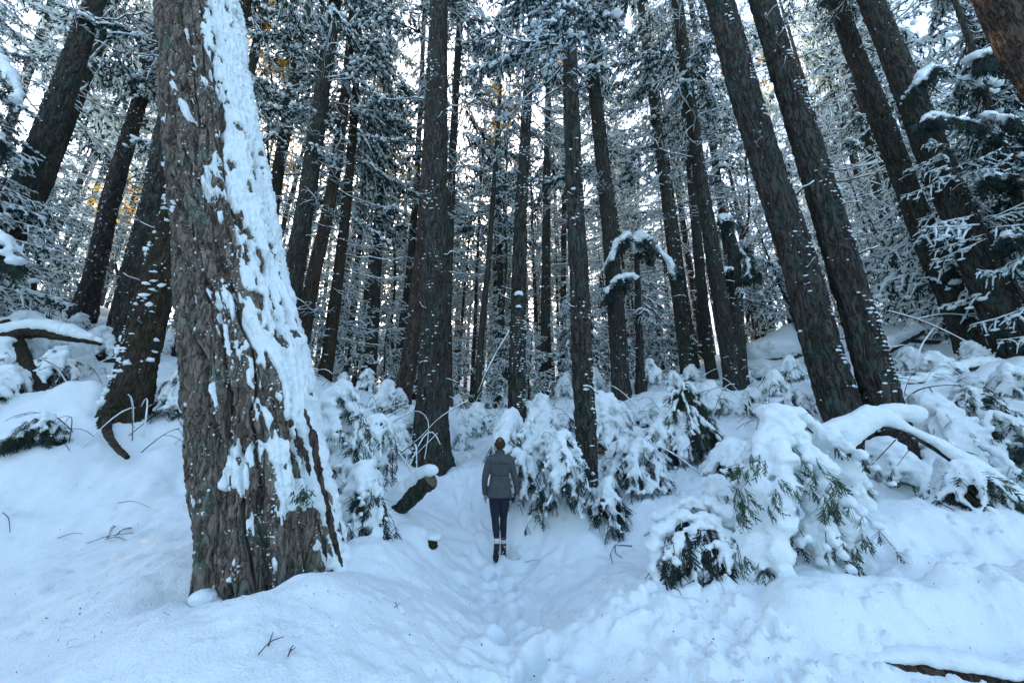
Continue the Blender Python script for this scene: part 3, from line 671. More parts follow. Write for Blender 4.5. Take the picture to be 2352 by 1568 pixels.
# right of the big fir
TR('slim trunk emerging from behind the snowy right edge of the big fir', [(585, 760, 32), (627, 475, 28), (658, 270, 24), (690, 110, 20), (712, 0, 18)], 14, 30, br=(7, .5, 2.8, 13), nf=60, seed=35)
TR('dark straight trunk left of the woodpecker-holed trunk', [(640, 860, 50), (672, 650, 44), (708, 432, 38), (740, 216, 32), (770, 0, 26)], 12, 30, 'fir_tree', None, (9, .5, 3.0, 13), 80, 36)
HOL = TR('grey-brown trunk with a column of woodpecker holes right of the big fir', [(672, 900, 38), (692, 786, 36), (718, 642, 32), (743, 534, 29), (772, 390, 25), (792, 220, 21), (815, 0, 17)], 13, 30, 'snag', M_BARK_RED, (8.5, .4, 3.0, 12), 60, 37)
TR('mossy thin trunk with drooping snowy branches right of the holed trunk', [(738, 905, 34), (751, 846, 30), (776, 642, 26), (797, 462, 22), (815, 250, 17), (828, 0, 13)], 13.5, 27, br=(2.2, .3, 2.4, 9), nf=300, seed=38, bm=M_MOSS)
TR('straight brown trunk further back, halfway between big fir and thick straight trunk', [(840, 960, 34), (850, 847, 30), (862, 650, 26), (874, 432, 20), (888, 200, 15), (895, 0, 12)], 17, 32, br=(5, .45, 2.8, 12), nf=80, seed=39)
TR('thin trunk further back, just left of the brown leaning trunk beside the thick straight one', [(905, 930, 24), (920, 800, 21), (942, 621, 18), (955, 450, 14), (968, 200, 11), (975, 0, 9)], 20, 32, br=(5, .45, 2.8, 12), nf=50, seed=40)
TR('brown leaning trunk that passes behind the left edge of the thick straight trunk', [(918, 945, 40), (929, 880, 38), (938, 847, 36), (957, 700, 33), (972, 540, 27), (985, 300, 22), (998, 0, 18)], 11.5, 29, 'cedar_tree', M_BARK_RED, (12, .5, 2.8, 14), 80, 41)
TR('straight trunk directly right of the knobbed trunk, further back', [(1252, 925, 24), (1252, 847, 24), (1254, 650, 21), (1256, 405, 17), (1260, 150, 12), (1262, 0, 10)], 18, 32, br=(6, .42, 2.8, 13), nf=80, seed=42)
TR('thin trunk left of and behind the split-foot trunk', [(1291, 920, 15), (1292, 847, 14), (1296, 460, 11), (1299, 200, 9), (1300, 0, 8)], 21, 30, br=(6, .5, 2.6, 12), nf=30, seed=43)
TR('thin straight trunk left of the knobbed trunk', [(1150, 940, 15), (1150, 700, 14), (1147, 475, 12), (1146, 200, 9), (1145, 0, 8)], 21, 31, br=(5, .45, 2.8, 12), nf=40, seed=44)
TR('leaning thin trunk whose foot stands among the snowy shrubs behind the walker', [(1094, 985, 14), (1100, 847, 15), (1112, 700, 14), (1123, 594, 12), (1140, 350, 9)], 13.5, 16, br=(6, .5, 1.6, 8), nf=30, seed=45)
PAD1 = TR('thin dark trunk carrying broad snow-loaded boughs at the upper right edge', [(2520, 900, 28), (2400, 650, 23), (2300, 350, 18), (2240, 130, 14)], 8.6, 19, br=(3.0, .22, 2.6, 0), nf=80, seed=46, az0=.2)
PAD2 = TR('thin trunk with snow-loaded boughs hanging into the left edge', [(-300, 820, 30), (-190, 560, 24), (-100, 250, 18)], 8.0, 12, br=(2.5, .25, 1.7, 0), nf=30, seed=47, az0=.3)
PAD3 = TR('small crooked snow-topped tree between the curving trunk and the straight dark one', [(1472, 880, 17), (1466, 700, 14), (1462, 570, 9)], 12.5, 5.2, br=(2.4, .3, 1.0, 0), nf=30, seed=48)
PAD4 = TR('broken-topped snow-capped snag right behind the close pair of trunks', [(1702, 900, 34), (1694, 760, 32), (1684, 560, 26)], 13, 6.3, 'snag', br=(3.6, .22, .8, 0), nf=60, seed=49)
# woodpecker holes
hb = MB()
for v in (640, 683, 700, 722, 755, 800):
    z = at(730, v, 13)[0][2]; p, r_ = axis_at(HOL, z); s = .035 if v in (683, 700) else .022
    blobs(hb, [p + [-.02, -r_ * .97, 0] - HOL.base], [[s, .03, s * 1.25]], 0)
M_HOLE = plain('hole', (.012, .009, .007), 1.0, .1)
tag(hb.build('woodpecker_hole', M_HOLE, HOL.root), kind='stuff')
# ------------------------------------------------------------------ the wood behind: single trees with a trunk and a crown each
def lite_branch(seed, kind, L=3.0):
    r = np.random.default_rng(seed); mb = MB(); n = 6; s = np.linspace(0, 1, n)
    droop = r.uniform(.2, .5); lift = r.uniform(.05, .35)
    P = np.stack([L * s, L * np.cumsum(r.normal(0, .03, n)), L * (-droop * s ** 1.2 + lift * s ** 2.6)], 1); P -= P[0]
    mb.tube(P, .026 * (1 - s) + .008, 3, TW, False); snow_strip(mb, P, .02, .05, r, 4, 0)
    nt = 9 if kind == 'bough' else 6
    for k in range(nt):
        q = .12 + .85 * (k + r.random() * .6) / nt; x = q * (n - 1); i = min(int(x), n - 2); B = P[i] * (1 - x + i) + P[i + 1] * (x - i)
        az = (1 if k % 2 else -1) * r.uniform(.5, 1.1); l = L * (.3 if kind == 'bough' else .42) * (1.1 - .6 * q) * r.uniform(.6, 1.2); t = np.linspace(0, 1, 4)
        dr = r.uniform(-.1, .6) if kind == 'bare' else r.uniform(.6, 1.4)
        Q = B + np.stack([l * t * np.cos(az), l * t * np.sin(az), -l * dr * t ** 1.5], 1)
        mb.tube(Q, .010, 3, TW, False); snow_strip(mb, Q, .008, .028 if kind == 'bare' else .05, r, 4, .1)
        if kind == 'bough':
            sprays(mb, Q, r, 7, .40, .045)
            C = Q[[1, 3]] + r.normal(0, .04, (2, 3)); sz = r.uniform(.07, .15, 2); blobs(mb, C[:1 + k % 2], np.stack([sz * 1.6, sz * 1.1, sz * .6], 1)[:1 + k % 2], SN, r, .2)
    if kind == 'bough': sprays(mb, P[2:], r, 9, .45, .045)
    return mb
FULL = LIB
LIB = {'bare': [lite_branch(900 + i, 'bare') for i in range(5)], 'bough': [lite_branch(920 + i, 'bough') for i in range(5)], 'spare': [lite_branch(940 + i, 'bare') for i in range(2)]}
CROWNS = [crown_mesh(50 + i, H=28, z0=zz_, step=.33, L0=l0, green=gg) for i, (zz_, l0, gg) in enumerate([(2.5, 3.0, 13), (4, 3.2, 16), (6, 3.3, 12), (3, 2.8, 19), (7, 3.4, 15), (2, 3.0, 10)])]
YOUNG = [crown_mesh(70 + i, H=6.5, z0=.35, step=.10, L0=l0, green=-5) for i, l0 in enumerate((1.5, 1.2, 1.8, 1.35))]
LIB = FULL
def plain_trunk(seed, H, r0, lean=.0):
    r = np.random.default_rng(seed); T = MB(); n = 46; z = np.linspace(-1.0, H, n)
    x = np.cumsum(r.normal(0, .012, n)); y = np.cumsum(r.normal(0, .012, n)); x -= x[2]; y -= y[2]
    m = 12; th = np.arange(m) * 2 * math.pi / m; TH, Z = np.meshgrid(th, z)
    R = (r0 * (1 - .82 * np.clip(z / H, 0, 1)) * (1 + .5 * np.exp(-np.maximum(z, 0) / .5)))[:, None] * (1 + .08 * fbm(np.cos(TH) * 2, np.sin(TH) * 2, Z * 3, 3, seed))
    V = np.stack([x[:, None] + R * np.cos(TH), y[:, None] + R * np.sin(TH), Z], -1).reshape(-1, 3)
    i = np.arange(n - 1)[:, None] * m; j = np.arange(m)[None, :]; k = (j + 1) % m
    T.add(V, np.stack([i + j, i + k, i + m + k, i + m + j], -1).reshape(-1, 4)); return T
TRK = [plain_trunk(i, 28, r0).mesh('trunk', M_BARK_FAR if i % 3 else M_BARK_RED) for i, r0 in enumerate((.13, .17, .21, .16, .25, .12, .19))]
TRK_Y = [plain_trunk(20 + i, 6.5, .06).mesh('trunk', M_BARK_FAR) for i in range(2)]
r = np.random.default_rng(77)
spots = []
def clear(x, y, d): return all((x - a) ** 2 + (y - b) ** 2 > d * d for a, b, _ in TRUNKS) and all((x - s[0]) ** 2 + (y - s[1]) ** 2 > d * d for s in spots)
tries = 0
while len(spots) < 150 and tries < 9000:
    tries += 1
    y = 15.5 + 31 * r.random() ** .62; x = r.uniform(-1.55, 1.55) * y * (1 if r.random() < .6 else .35)
    if y < 17.5 and abs(x) < 3: continue
    if clear(x, y, 1.8 if y < 25 else 1.1): spots.append((x, y, 0))
for x, y in ((-20, 13), (18, 13), (17.5, 17), (20, 10), (-22, 9)):
    spots.append((x, y, 1))
def u_of(x, y): return 1176 + FPX * x / (y * CP + 2.5 * SP)
far = []
for q, (x, y, e) in enumerate(spots):
    z = gz(x, y); sc = r.uniform(.8, 1.15)
    root = empty('conifer', (x, y, z)); root.scale = (1, 1, sc); root.rotation_euler = (r.normal(0, .025), r.normal(0, .035), r.uniform(0, 6.3))
    root.rotation_euler[0] = r.normal(0, .02)
    link('trunk', TRK[int(r.integers(len(TRK)))], root)
    c = link('crown', CROWNS[int(r.integers(len(CROWNS)))], root); c['kind'] = 'stuff'; c.rotation_euler[2] = r.uniform(0, 6.3)
    far.append((u_of(x, y), y, root))
ORD = ['first', 'second', 'third', 'fourth', 'fifth', 'sixth', 'seventh', 'eighth', 'ninth', 'tenth', 'eleventh', 'twelfth', 'thirteenth', 'fourteenth', 'fifteenth', 'sixteenth', 'seventeenth', 'eighteenth', 'nineteenth', 'twentieth']
ORD += ['twenty-' + o for o in ORD[:9]]
MARKS = [(-900, 'left edge of the picture'), (258, 'dark leaning trunks left of the big fir'), (628, 'big old fir'), (738, 'holed trunk'), (990, 'thick straight trunk'), (1185, 'knobbed trunk'),
         (1352, 'split-foot trunk'), (1583, 'dark trunk by the close pair'), (1692, 'close pair of trunks'), (2040, 'thick twin trunks'), (2345, 'dark leaning pair at far right')]
def number_off(items, what, group=None):
    from collections import Counter
    cnt = Counter()
    for u, y, root in sorted(items, key=lambda t: t[0]):
        k = max([i for i, m_ in enumerate(MARKS) if m_[0] <= u] or [0]); band = 'nearer' if y < 23 else ('distant' if y < 33 else 'faint farthest')
        c = cnt[(k, band)]; cnt[(k, band)] += 1
        o = ORD[min(c, 28)]
        root['label'] = f"{o} {band} {what} right of the {MARKS[k][1]}"
        root['category'] = 'tree'
        if group: root['group'] = group
number_off(far, 'snowy conifer', 'snowy conifers of the wood behind')
# young conifers bowed under snow
yg = []
for u, v, Y, s in ((1135, 940, 15, .8), (1040, 930, 17, .9), (1215, 930, 14.5, .7), (1380, 900, 16, 1.0), (1480, 900, 17, 1.0), (1530, 860, 19, 1.2), (1755, 860, 17, .9), (790, 930, 15, .9), (880, 930, 18, .9),
                   (700, 900, 15, .9), (560, 870, 15, 1.0), (150, 760, 15, 1.0), (60, 720, 13, 1.1), (500, 930, 12, .7), (2160, 800, 14, 1.1), (2290, 800, 13, 1.3), (2380, 830, 10.5, 1.25), (2480, 900, 8.6, 1.1),
                   (1850, 830, 15, 1.1), (1960, 800, 16, 1.1), (-60, 760, 10, 1.0), (420, 870, 16, 1.0), (980, 940, 16, .8), (1320, 920, 15, .8), (-180, 850, 8.5, 1.0), (1430, 880, 21, 1.4), (1180, 900, 22, 1.4), (900, 900, 23, 1.5), (320, 790, 18, 1.5), (2060, 780, 19, 1.6)):
    p = at(u, v, Y)[0]; z = gz(p[0], p[1])
    root = empty('young_conifer', (p[0], p[1], z)); root.scale = (s, s, s * r.uniform(.8, 1.1)); root.rotation_euler = (r.normal(0, .08), r.normal(0, .08), r.uniform(0, 6.3))
    link('trunk', TRK_Y[int(r.integers(2))], root); c = link('crown', YOUNG[int(r.integers(4))], root); c['kind'] = 'stuff'
    yg.append((u, Y, root))
number_off(yg, 'small young conifer', 'young conifers under the tall trees')
# the rest of the wood reads as one mass
mb = MB(); LT = {k: v for k, v in LIB.items()}
LIB = {'bare': [lite_branch(960 + i, 'bough') for i in range(3)], 'bough': [lite_branch(970 + i, 'bough') for i in range(3)], 'spare': [lite_branch(980, 'bare')]}
def crown_mb(seed, H, z0, step, L0):
    rr = np.random.default_rng(seed); T = Trunk(); T.z0 = 0; T.H = H; T.base = np.zeros(3); T.zz = np.array([0, H]); T.ax = np.zeros((2, 3)); T.r = np.array([.2, .05])
    m = MB()
    for kind, i, M in branch_plan(T, rr, z0, H - .3, step, L0, 5): m.merge(LIB[kind][i], M)
    m.merge(plain_trunk(seed, H, .2)); return m
cms = [crown_mb(300 + i, 25, .6, 1.25, 4.2) for i in range(3)]
for x0 in np.arange(-98, 99, 7.0):
    for row in range(3):
        y = 52 + 13 * row + r.uniform(-3, 5); x = x0 + r.uniform(-1.5, 1.5)
        M = Matrix.Translation((x, y, gz(x, y))) @ Matrix.Rotation(r.uniform(0, 6.3), 4, 'Z')
        mb.merge(cms[int(r.integers(3))], M)
for q in range(190):       # bare lower trunks of the mass
    y = 33 + 30 * r.random(); x = r.uniform(-.75, .75) * y * (1 if q % 3 else 1.9); z = gz(x, y); hh = r.uniform(16, 26); l = r.normal(0, .025, 2) * hh; R0 = r.uniform(.10, .24)
    zz = np.linspace(-1, hh, 6); f = zz / hh; mb.tube(np.stack([x + l[0] * f + .15 * np.sin(f * 5 + q), y + l[1] * f, z + zz], 1), R0 * (1 - .75 * np.clip(f, 0, 1)), 7, TW)
tag(mb.build('far_wood', BR_MATS), 'mass of snow-covered conifers closing the view behind the nearer trees', 'wood', kind='stuff')
LIB = FULL
# unseen conifers added behind the viewer to shade the ground
mb = MB()
for q in range(26):
    a = r.uniform(1.75, 4.55); d = r.uniform(8.5, 21); x, y = d * math.sin(a), d * math.cos(a)
    mb.merge(cms[q % 3], Matrix.Translation((x, y, gz(x, y))) @ Matrix.Rotation(r.uniform(0, 6.3), 4, 'Z'))
tag(mb.build('shade_wood', BR_MATS), 'unseen mass of snow-covered conifers added behind the viewer to shade the ground', 'wood', kind='stuff')
# tall thin broadleaf trees that still carry sunlit yellow leaves
gt = []
for u, vb, vt, Y, lab in ((620, 850, (60, 140), 20, 'thin tree with golden leaves high beside the big fir'), (905, 930, (230, 460), 27, 'thin tree with golden leaves left of the thick straight trunk'),
                  (1258, 925, (70, 150), 23, 'thin tree with a golden leafy top left of the split-foot trunk'), (250, 800, (420, 560), 26, 'thin tree with golden leaves low between the left leaning trunks'),
                  (1160, 920, (210, 300), 26, 'thin tree with golden leaves above the knobbed trunk'), (1720, 850, (150, 260), 26, 'thin tree with golden leaves between close pair and twin trunks'), (640, 850, (300,420), 30, 'thin far tree with golden leaves right beside the snowy edge of the big fir')):
    Y *= .68; p = at(u, vb, Y)[0]; z = gz(p[0], p[1]); pt = at(u, vt[0], Y)[0]; pb = at(u, vt[1], Y)[0]
    root = empty('broadleaf_tree', (p[0], p[1], z), lab, 'tree')
    H = pt[2] - z; dx = pt[0] - p[0]
    zz = np.linspace(-.5, H + .5, 20); P = np.stack([dx * zz / H + .1 * np.sin(zz), .1 * np.cos(zz), zz], 1)
    m = MB(); m.tube(P, .09 * (1 - .8 * np.clip(zz / H, 0, 1)), 8); m.build('trunk', M_BARK_FAR, root)
    m = MB(); zb = pb[2] - z
    for k in range(16):
        h = zb + (H - zb) * r.random(); a = r.uniform(0, 6.3); l = r.uniform(.5, 1.3); c0 = np.array([dx * h / H, 0, h]); c1 = c0 + [l * math.cos(a), l * math.sin(a), .35 * l]
        m.tube([c0, (c0 + c1) / 2 + [0, 0, .05], c1], [.02, .014, .006], 3)
        sprays(m, np.array([c0 * .4 + c1 * .6, c1]), r, 34, .17, .06, 1, .3)
        q = c1 + r.normal(0, .28, (30, 3)); 
        for qq in q: sprays(m, [qq, qq + [.05, 0, -.02]], r, 2, .15, .06, 1, .3)
    tag(m.build('crown', [M_TWIG, M_GOLD], root), kind='stuff')
# ------------------------------------------------------------------ snow-laden undergrowth
def frond_mesh(seed, green=False):
    """a flat hemlock spray: axis, side twigs, needles as small blades; hangs along -Z, 0.4 m long"""
    r = np.random.default_rng(seed); mb = MB(); n = 7; s = np.linspace(0, 1, n)
    P = np.stack([r.normal(0, .07) * np.sin(s * 3) + .04 * s, .05 * s, -.36 * s - .04 * s ** 2], 1); mb.tube(P, .004 * (1 - s) + .0012, 3, TW, False)
    def needles(Q, k, l, w):
        for side in (-1, 1):
            t = np.linspace(.03, .98, k); x = t * (len(Q) - 1); i = np.minimum(x.astype(int), len(Q) - 2); f = (x - i)[:, None]
            B = Q[i] * (1 - f) + Q[i + 1] * f; T = Q[i + 1] - Q[i]; T /= np.linalg.norm(T, axis=1)[:, None]
            S = np.cross(T, [0, 1.0, 0]); S /= np.linalg.norm(S, axis=1)[:, None] + 1e-9
            D = T * .6 + side * S + r.normal(0, .12, (k, 3)); D /= np.linalg.norm(D, axis=1)[:, None]
            W = np.cross(D, [0, 1.0, 0]); W /= np.linalg.norm(W, axis=1)[:, None] + 1e-9
            L = (l * (1 - .4 * t) * r.uniform(.7, 1.1, k))[:, None]
            mb.add(np.stack([B - W * w, B + W * w, B + D * L + W * w * .6, B + D * L - W * w * .6], 1).reshape(-1, 3), np.arange(k * 4).reshape(k, 4), NG if green else ND)
    needles(P, 22, .024, .0048)
    for q in range(10):
        t = .06 + .085 * q + r.normal(0, .025); B = np.array([np.interp(t, s, P[:, c]) for c in range(3)]); side = 1 if q % 2 else -1
        l = .20 * (1.05 - t) * r.uniform(.4, 1.3); e = np.linspace(0, 1, 4)
        Q = B + np.stack([side * l * e * .75, r.normal(0, .02) * e, -l * e * r.uniform(.6, 1.2) - l * .3 * e ** 2], 1)
        mb.tube(Q, .002, 3, TW, False); needles(Q, 12, .021, .0048)
    return mb
FR = [frond_mesh(i) for i in range(4)]; FRG = [frond_mesh(10 + i, True) for i in range(3)]
BLADES = [mm.mesh('frond', BR_MATS, False) for mm in FR]; BLADESG = [mm.mesh('frond', BR_MATS, False) for mm in FRG]
def laden(name, label, base, spec, voxel, seed, cat='shrub', green=0.0, frond_n=4, fsc=1.0, indiv=False, thick=1.0, twigs=2, group=None):
    """spec: list of boughs, each a list of 3-D points (world) plus snow radius; snow lies on them, needles hang under"""
    r = np.random.default_rng(seed); base = np.asarray(base, float)
    root = empty(name, base, label, cat, group)
    wood = MB(); snow = MB(); fol = MB()
    for pts_, rs in spec:
        P = curve(pts_, max(10, len(pts_) * 4)); n = len(P); s = np.linspace(0, 1, n)
        wood.tube(P, .013 * (1 - s) + .004, 4, TW, False)
        C = P + r.normal(0, rs * .22, P.shape); C[:, 2] += rs * .45 * thick
        q = rs * .80 * (.6 + .75 * r.random(n)) * np.where(s > .85, .75, 1)
        blobs(snow, C, np.stack([q * 1.1, q * 1.1, q * .85 * thick], 1), 0, r, .12, True)
        # cross fill so that the lumps join
        Cm = (C[:-1] + C[1:]) / 2; qm = (q[:-1] + q[1:]) / 2 * .9; blobs(snow, Cm, np.stack([qm, qm, qm * .8 * thick], 1), 0, r, .1, True)
        for k in range(twigs):
            i = r.integers(2, n - 1); d = P[i] - P[i - 1]; az = math.atan2(d[1], d[0]) + r.choice([-1, 1]) * r.uniform(.5, 1.2); l = rs * r.uniform(2.0, 4.0)
            e = np.linspace(0, 1, 6); Q = P[i] + np.stack([l * e * math.cos(az), l * e * math.sin(az), -l * (.15 * e + .8 * e ** 2)], 1)
            wood.tube(Q, .004, 3, TW, False); q2 = rs * .55 * (1.1 - .5 * e) * r.uniform(.8, 1.2, 6)
            blobs(snow, Q + [0, 0, rs * .2], np.stack([q2, q2, q2 * .9], 1), 0, r, .12, True)
            for c in range(frond_n):
                j = r.integers(1, 6); put_frond(fol, Q[j] - [0, 0, rs * .1], r, fsc, green)
        for c in range(frond_n * 2):
            j = r.integers(2, n); put_frond(fol, P[j] - [0, 0, rs * .15] + outw(P[j] - base) * rs * r.uniform(0, .9) + r.normal(0, rs * .3, 3) * [1, 1, .3], r, fsc, green, P[j] - base)
    tag(shifted(remeshed(snow, voxel, 2, .020, 6.5, seed), base).build('snow_load', M_SNOW, root))
    shifted(wood, base).build('stem', BR_MATS, root)
    tag(shifted(fol, base).build('foliage', BR_MATS, root, False), kind='stuff')
    return root
def outw(d):
    d = np.array([d[0], d[1], 0]); return d / (np.linalg.norm(d) + 1e-6)
def put_frond(fol, p, r, sc, green, out=None):
    m = (FRG if r.random() < green else FR)[int(r.integers(3))]; sc = sc * r.uniform(.5, 1.15)
    M = Matrix.Translation(p) @ Matrix.Rotation(r.uniform(0, 6.3), 4, 'Z') @ Matrix.Rotation(r.normal(0, .35), 4, 'Y') @ Matrix.Rotation(r.normal(0, .35), 4, 'X') @ Matrix.Scale(sc, 4)
    fol.merge(m, M)
def dome(base, H, R, nb, r, rs, lean=(0, 0), top=.35):
    """boughs of a bowed sapling: from the stem outwards and down"""
    out = []; base = np.asarray(base, float)
    st = [base + np.array([lean[0] * f * f, lean[1] * f * f, H * f]) for f in (0, .35, .7, 1)]
    out.append((st[2:] + [st[3] + [lean[0] * .3 + .02, lean[1] * .3, -.08 * H]], rs * 1.25))
    for k in range(nb):
        f = top + (1 - top) * (k + r.random()) / nb; a = k * 2.4 + r.normal(0, .3); Rk = R * (1.05 - .45 * f) * r.uniform(.7, 1.1)
        o = base + np.array([lean[0] * f * f, lean[1] * f * f, H * f]); d = np.array([math.cos(a), math.sin(a), 0])
        dz = min(H * f * .95, R * r.uniform(.9, 1.5))
        out.append(([o, o + d * Rk * .4 + [0, 0, .03], o + d * Rk * .8 - [0, 0, dz * .35], o + d * Rk - [0, 0, dz]], rs * r.uniform(.75, 1.2)))
    return out
def sapling(label, u, v, Y, H, R, nb, rs, voxel, seed, lean=(0, 0), green=.15, name='snow_laden_shrub', **kw):
    r = np.random.default_rng(seed); p = at(u, v, Y)[0]; p[2] = gz(p[0], p[1]) - .05
    rt = laden(name, label, p, dome(p, H, R, int(nb * 1.35), r, rs * .85, lean), voxel, seed, green=green, **kw); return rt
# --- the large bowed hemlock at right, with its needle sprays showing
def big_hemlock():
    r = np.random.default_rng(501); b = at(1800, 1370, 4.25)[0]; b[2] = gz(b[0], b[1]) - .05
    def W(L, Y0=None): return [at(u, v, Y)[0] for u, v, Y in L]
    spec = [(W([(1790, 1250, 4.5), (1775, 1100, 4.5), (1780, 1000, 4.5), (1782, 945, 4.5)]), .12),
            (W([(1782, 950, 4.5), (1830, 990, 4.35), (1880, 1080, 4.2), (1915, 1180, 4.1), (1960, 1320, 4.0)]), .13),
            (W([(1782, 960, 4.5), (1750, 1050, 4.3), (1745, 1150, 4.15), (1752, 1260, 4.0), (1740, 1340, 3.95)]), .13),
            (W([(1785, 1000, 4.4), (1800, 1090, 4.1), (1800, 1180, 3.95), (1790, 1290, 3.85), (1800, 1370, 3.8)]), .13),
            (W([(1780, 970, 4.5), (1730, 1040, 4.6), (1700, 1120, 4.6), (1690, 1190, 4.55)]), .09),
            (W([(1785, 960, 4.5), (1850, 980, 4.8), (1930, 1060, 4.9), (1985, 1170, 4.8), (2030, 1290, 4.6)]), .16),
            (W([(1830, 1080, 4.3), (1870, 1180, 4.1), (1880, 1260, 4.0), (1920, 1340, 3.95)]), .12),
            (W([(1760, 1200, 4.1), (1720, 1270, 4.0), (1690, 1340, 3.95)]), .09),
            (W([(1940, 1200, 4.5), (2010, 1240, 4.35), (2060, 1300, 4.25)]), .12)]
    root = laden('hemlock_sapling', 'tall bowed hemlock sapling loaded with snow, dark green sprays showing, at right foreground', b, spec, .018, 501, 'tree', .35, 6, .45, thick=.9, twigs=5)
    # sprays one can pick out singly
    for u, v, Y, a, s in ((1735, 1065, 4.05, 0, .9), (1715, 1095, 4.05, .4, 1.0), (1700, 1140, 4.0, -.2, 1.0), (1712, 1175, 3.98, .1, .9), (1695, 1200, 4.0, -.3, .8), (1740, 1110, 3.95, .3, .8), (1875, 1090, 3.9, .3, .95), (1895, 1115, 3.88, -.3, 1.0), (1905, 1165, 3.85, 0, 1.0), (1885, 1150, 3.84, .5, .9),
                  (1920, 1130, 3.9, -.2, .8), (1900, 1190, 3.82, .2, .8), (1830, 1140, 3.82, .2, .7), (1795, 1130, 3.8, -.6, .7), (1960, 1290, 3.85, 0, .8), (1935, 1270, 3.84, .3, .8), (1985, 1255, 3.9, -.3, .8), (1950, 1320, 3.8, .1, .7), (1770, 1150, 3.82, .3, .7), (1762, 1190, 3.8, -.1, .7), (1712, 1300, 3.8, 0, .7), (1745, 1330, 3.75, .3, .6)):
      for _ in range(3):
        p = at(u, v - 25, Y)[0] + r.normal(0, .035, 3); o = link('frond', BLADESG[int(r.integers(3))], root); a += r.normal(0, .3)
        o.matrix_local = Matrix.Translation(p - b) @ Matrix.Rotation(a, 4, 'Y') @ Matrix.Rotation(r.uniform(-.6, .6), 4, 'Z') @ Matrix.Rotation(-.15, 4, 'X') @ Matrix.Scale(s * .5, 4)
    return root
big_hemlock()
def bent_bush():
    r = np.random.default_rng(502); b = at(1620, 1390, 4.1)[0]; b[2] = gz(b[0], b[1]) - .05
    W = lambda L: [at(u, v, Y)[0] for u, v, Y in L]
    spec = [(W([(1700, 1370, 4.15), (1690, 1270, 4.2), (1640, 1210, 4.2), (1570, 1190, 4.2), (1515, 1225, 4.15), (1505, 1290, 4.1), (1520, 1345, 4.0)]), .085),
            (W([(1690, 1300, 4.2), (1660, 1230, 4.1), (1600, 1215, 4.0), (1560, 1245, 3.95), (1550, 1300, 3.9)]), .05),
            (W([(1690, 1290, 4.2), (1650, 1255, 4.0), (1610, 1270, 3.92), (1600, 1330, 3.88), (1610, 1370, 3.85)]), .045),
            (W([(1700, 1290, 4.2), (1680, 1270, 4.0), (1650, 1300, 3.9), (1650, 1360, 3.85)]), .045),
            (W([(1700, 1220, 4.3), (1640, 1170, 4.4), (1560, 1170, 4.5), (1510, 1200, 4.5)]), .10)]
    root = laden('snow_laden_shrub', 'bent-over shrub under a round snow pillow with grey hanging twigs, left of hemlock', b, spec, .016, 502, 'shrub', .0, 6, .75, twigs=3)
    m = MB()
    for k in range(46):       # bare hanging twigs
        u = r.uniform(1545, 1700); v = r.uniform(1235, 1290); Y = r.uniform(3.85, 4.1); p = at(u, v, Y)[0]; l = r.uniform(.2, .42); e = np.linspace(0, 1, 5)
        m.tube(p + np.stack([r.normal(0, .06) * e, r.normal(0, .05) * e, -l * e + .05 * np.sin(e * 3)], 1), .0035, 3, 0, False)
    tag(shifted(m, b).build('hanging_twig', M_TWIG, root), kind='stuff')
bent_bush()
# --- arching branch under a thick snow roll
def arch():
    r = np.random.default_rng(503); W = lambda L: np.array([at(u, v, Y)[0] for u, v, Y in L])
    P = curve(W([(1945, 1050, 5.0), (1985, 1005, 5.0), (2040, 985, 5.0), (2110, 1010, 4.95), (2190, 1060, 4.85), (2270, 1120, 4.7), (2360, 1190, 4.5), (2440, 1270, 4.4)]), 40); b = P[20].copy(); b[2] = gz(b[0], b[1])
    root = empty('arching_branch', b, 'thick bare branch arching over in front of the twin trunks under a deep snow roll', 'branch')
    s = np.linspace(0, 1, 40); m = MB(); m.tube(P, .012 + .028 * s, 8)
    for k in ((1985, 1000, 1950, 1130), (2075, 990, 1960, 1110), (2110, 1000, 2060, 1070)):
        a, c = at(k[0], k[1], 5.0)[0], at(k[2], k[3], 4.8)[0]; m.tube(curve([a, (a + c) / 2 + r.normal(0, .03, 3), c], 8), np.linspace(.009, .003, 8), 4)
    shifted(m, b).build('limb', M_BARK_FAR, root)
    sn = MB(); th = .10 + .07 * np.sin(s * 9 + 1) * .5 + .05 * np.exp(-((s - .2) / .12) ** 2)
    th[:3] *= [.4, .6, .8]
    blobs(sn, P + np.stack([0 * s, 0 * s, th * .95 + .03], 1), np.stack([th * .85, th * .9, th], 1), 0, r, .08, True)
    D = curve(W([(1900, 990, 5.05), (1940, 975, 5.05), (1990, 960, 5.05), (2050, 945, 5.05), (2100, 950, 5.0)]), 16); blobs(sn, D, np.full((16, 3), .13) * [1, 1, .9], 0, r, .1, True)
    D = curve(W([(1900, 990, 5.05), (1920, 1040, 5.0), (1950, 1100, 4.95), (1960, 1180, 4.9)]), 14); blobs(sn, D, np.full((14, 3), .10), 0, r, .1, True)
    D = curve(W([(2160, 1060, 5.1), (2150, 1120, 5.1), (2160, 1190, 5.1)]), 10); blobs(sn, D, np.full((10, 3), .06), 0, r, .1, True)
    shifted(remeshed(sn, .02, 3, .010, 7, 5), b).build('snow_load', M_SNOW, root)
arch()
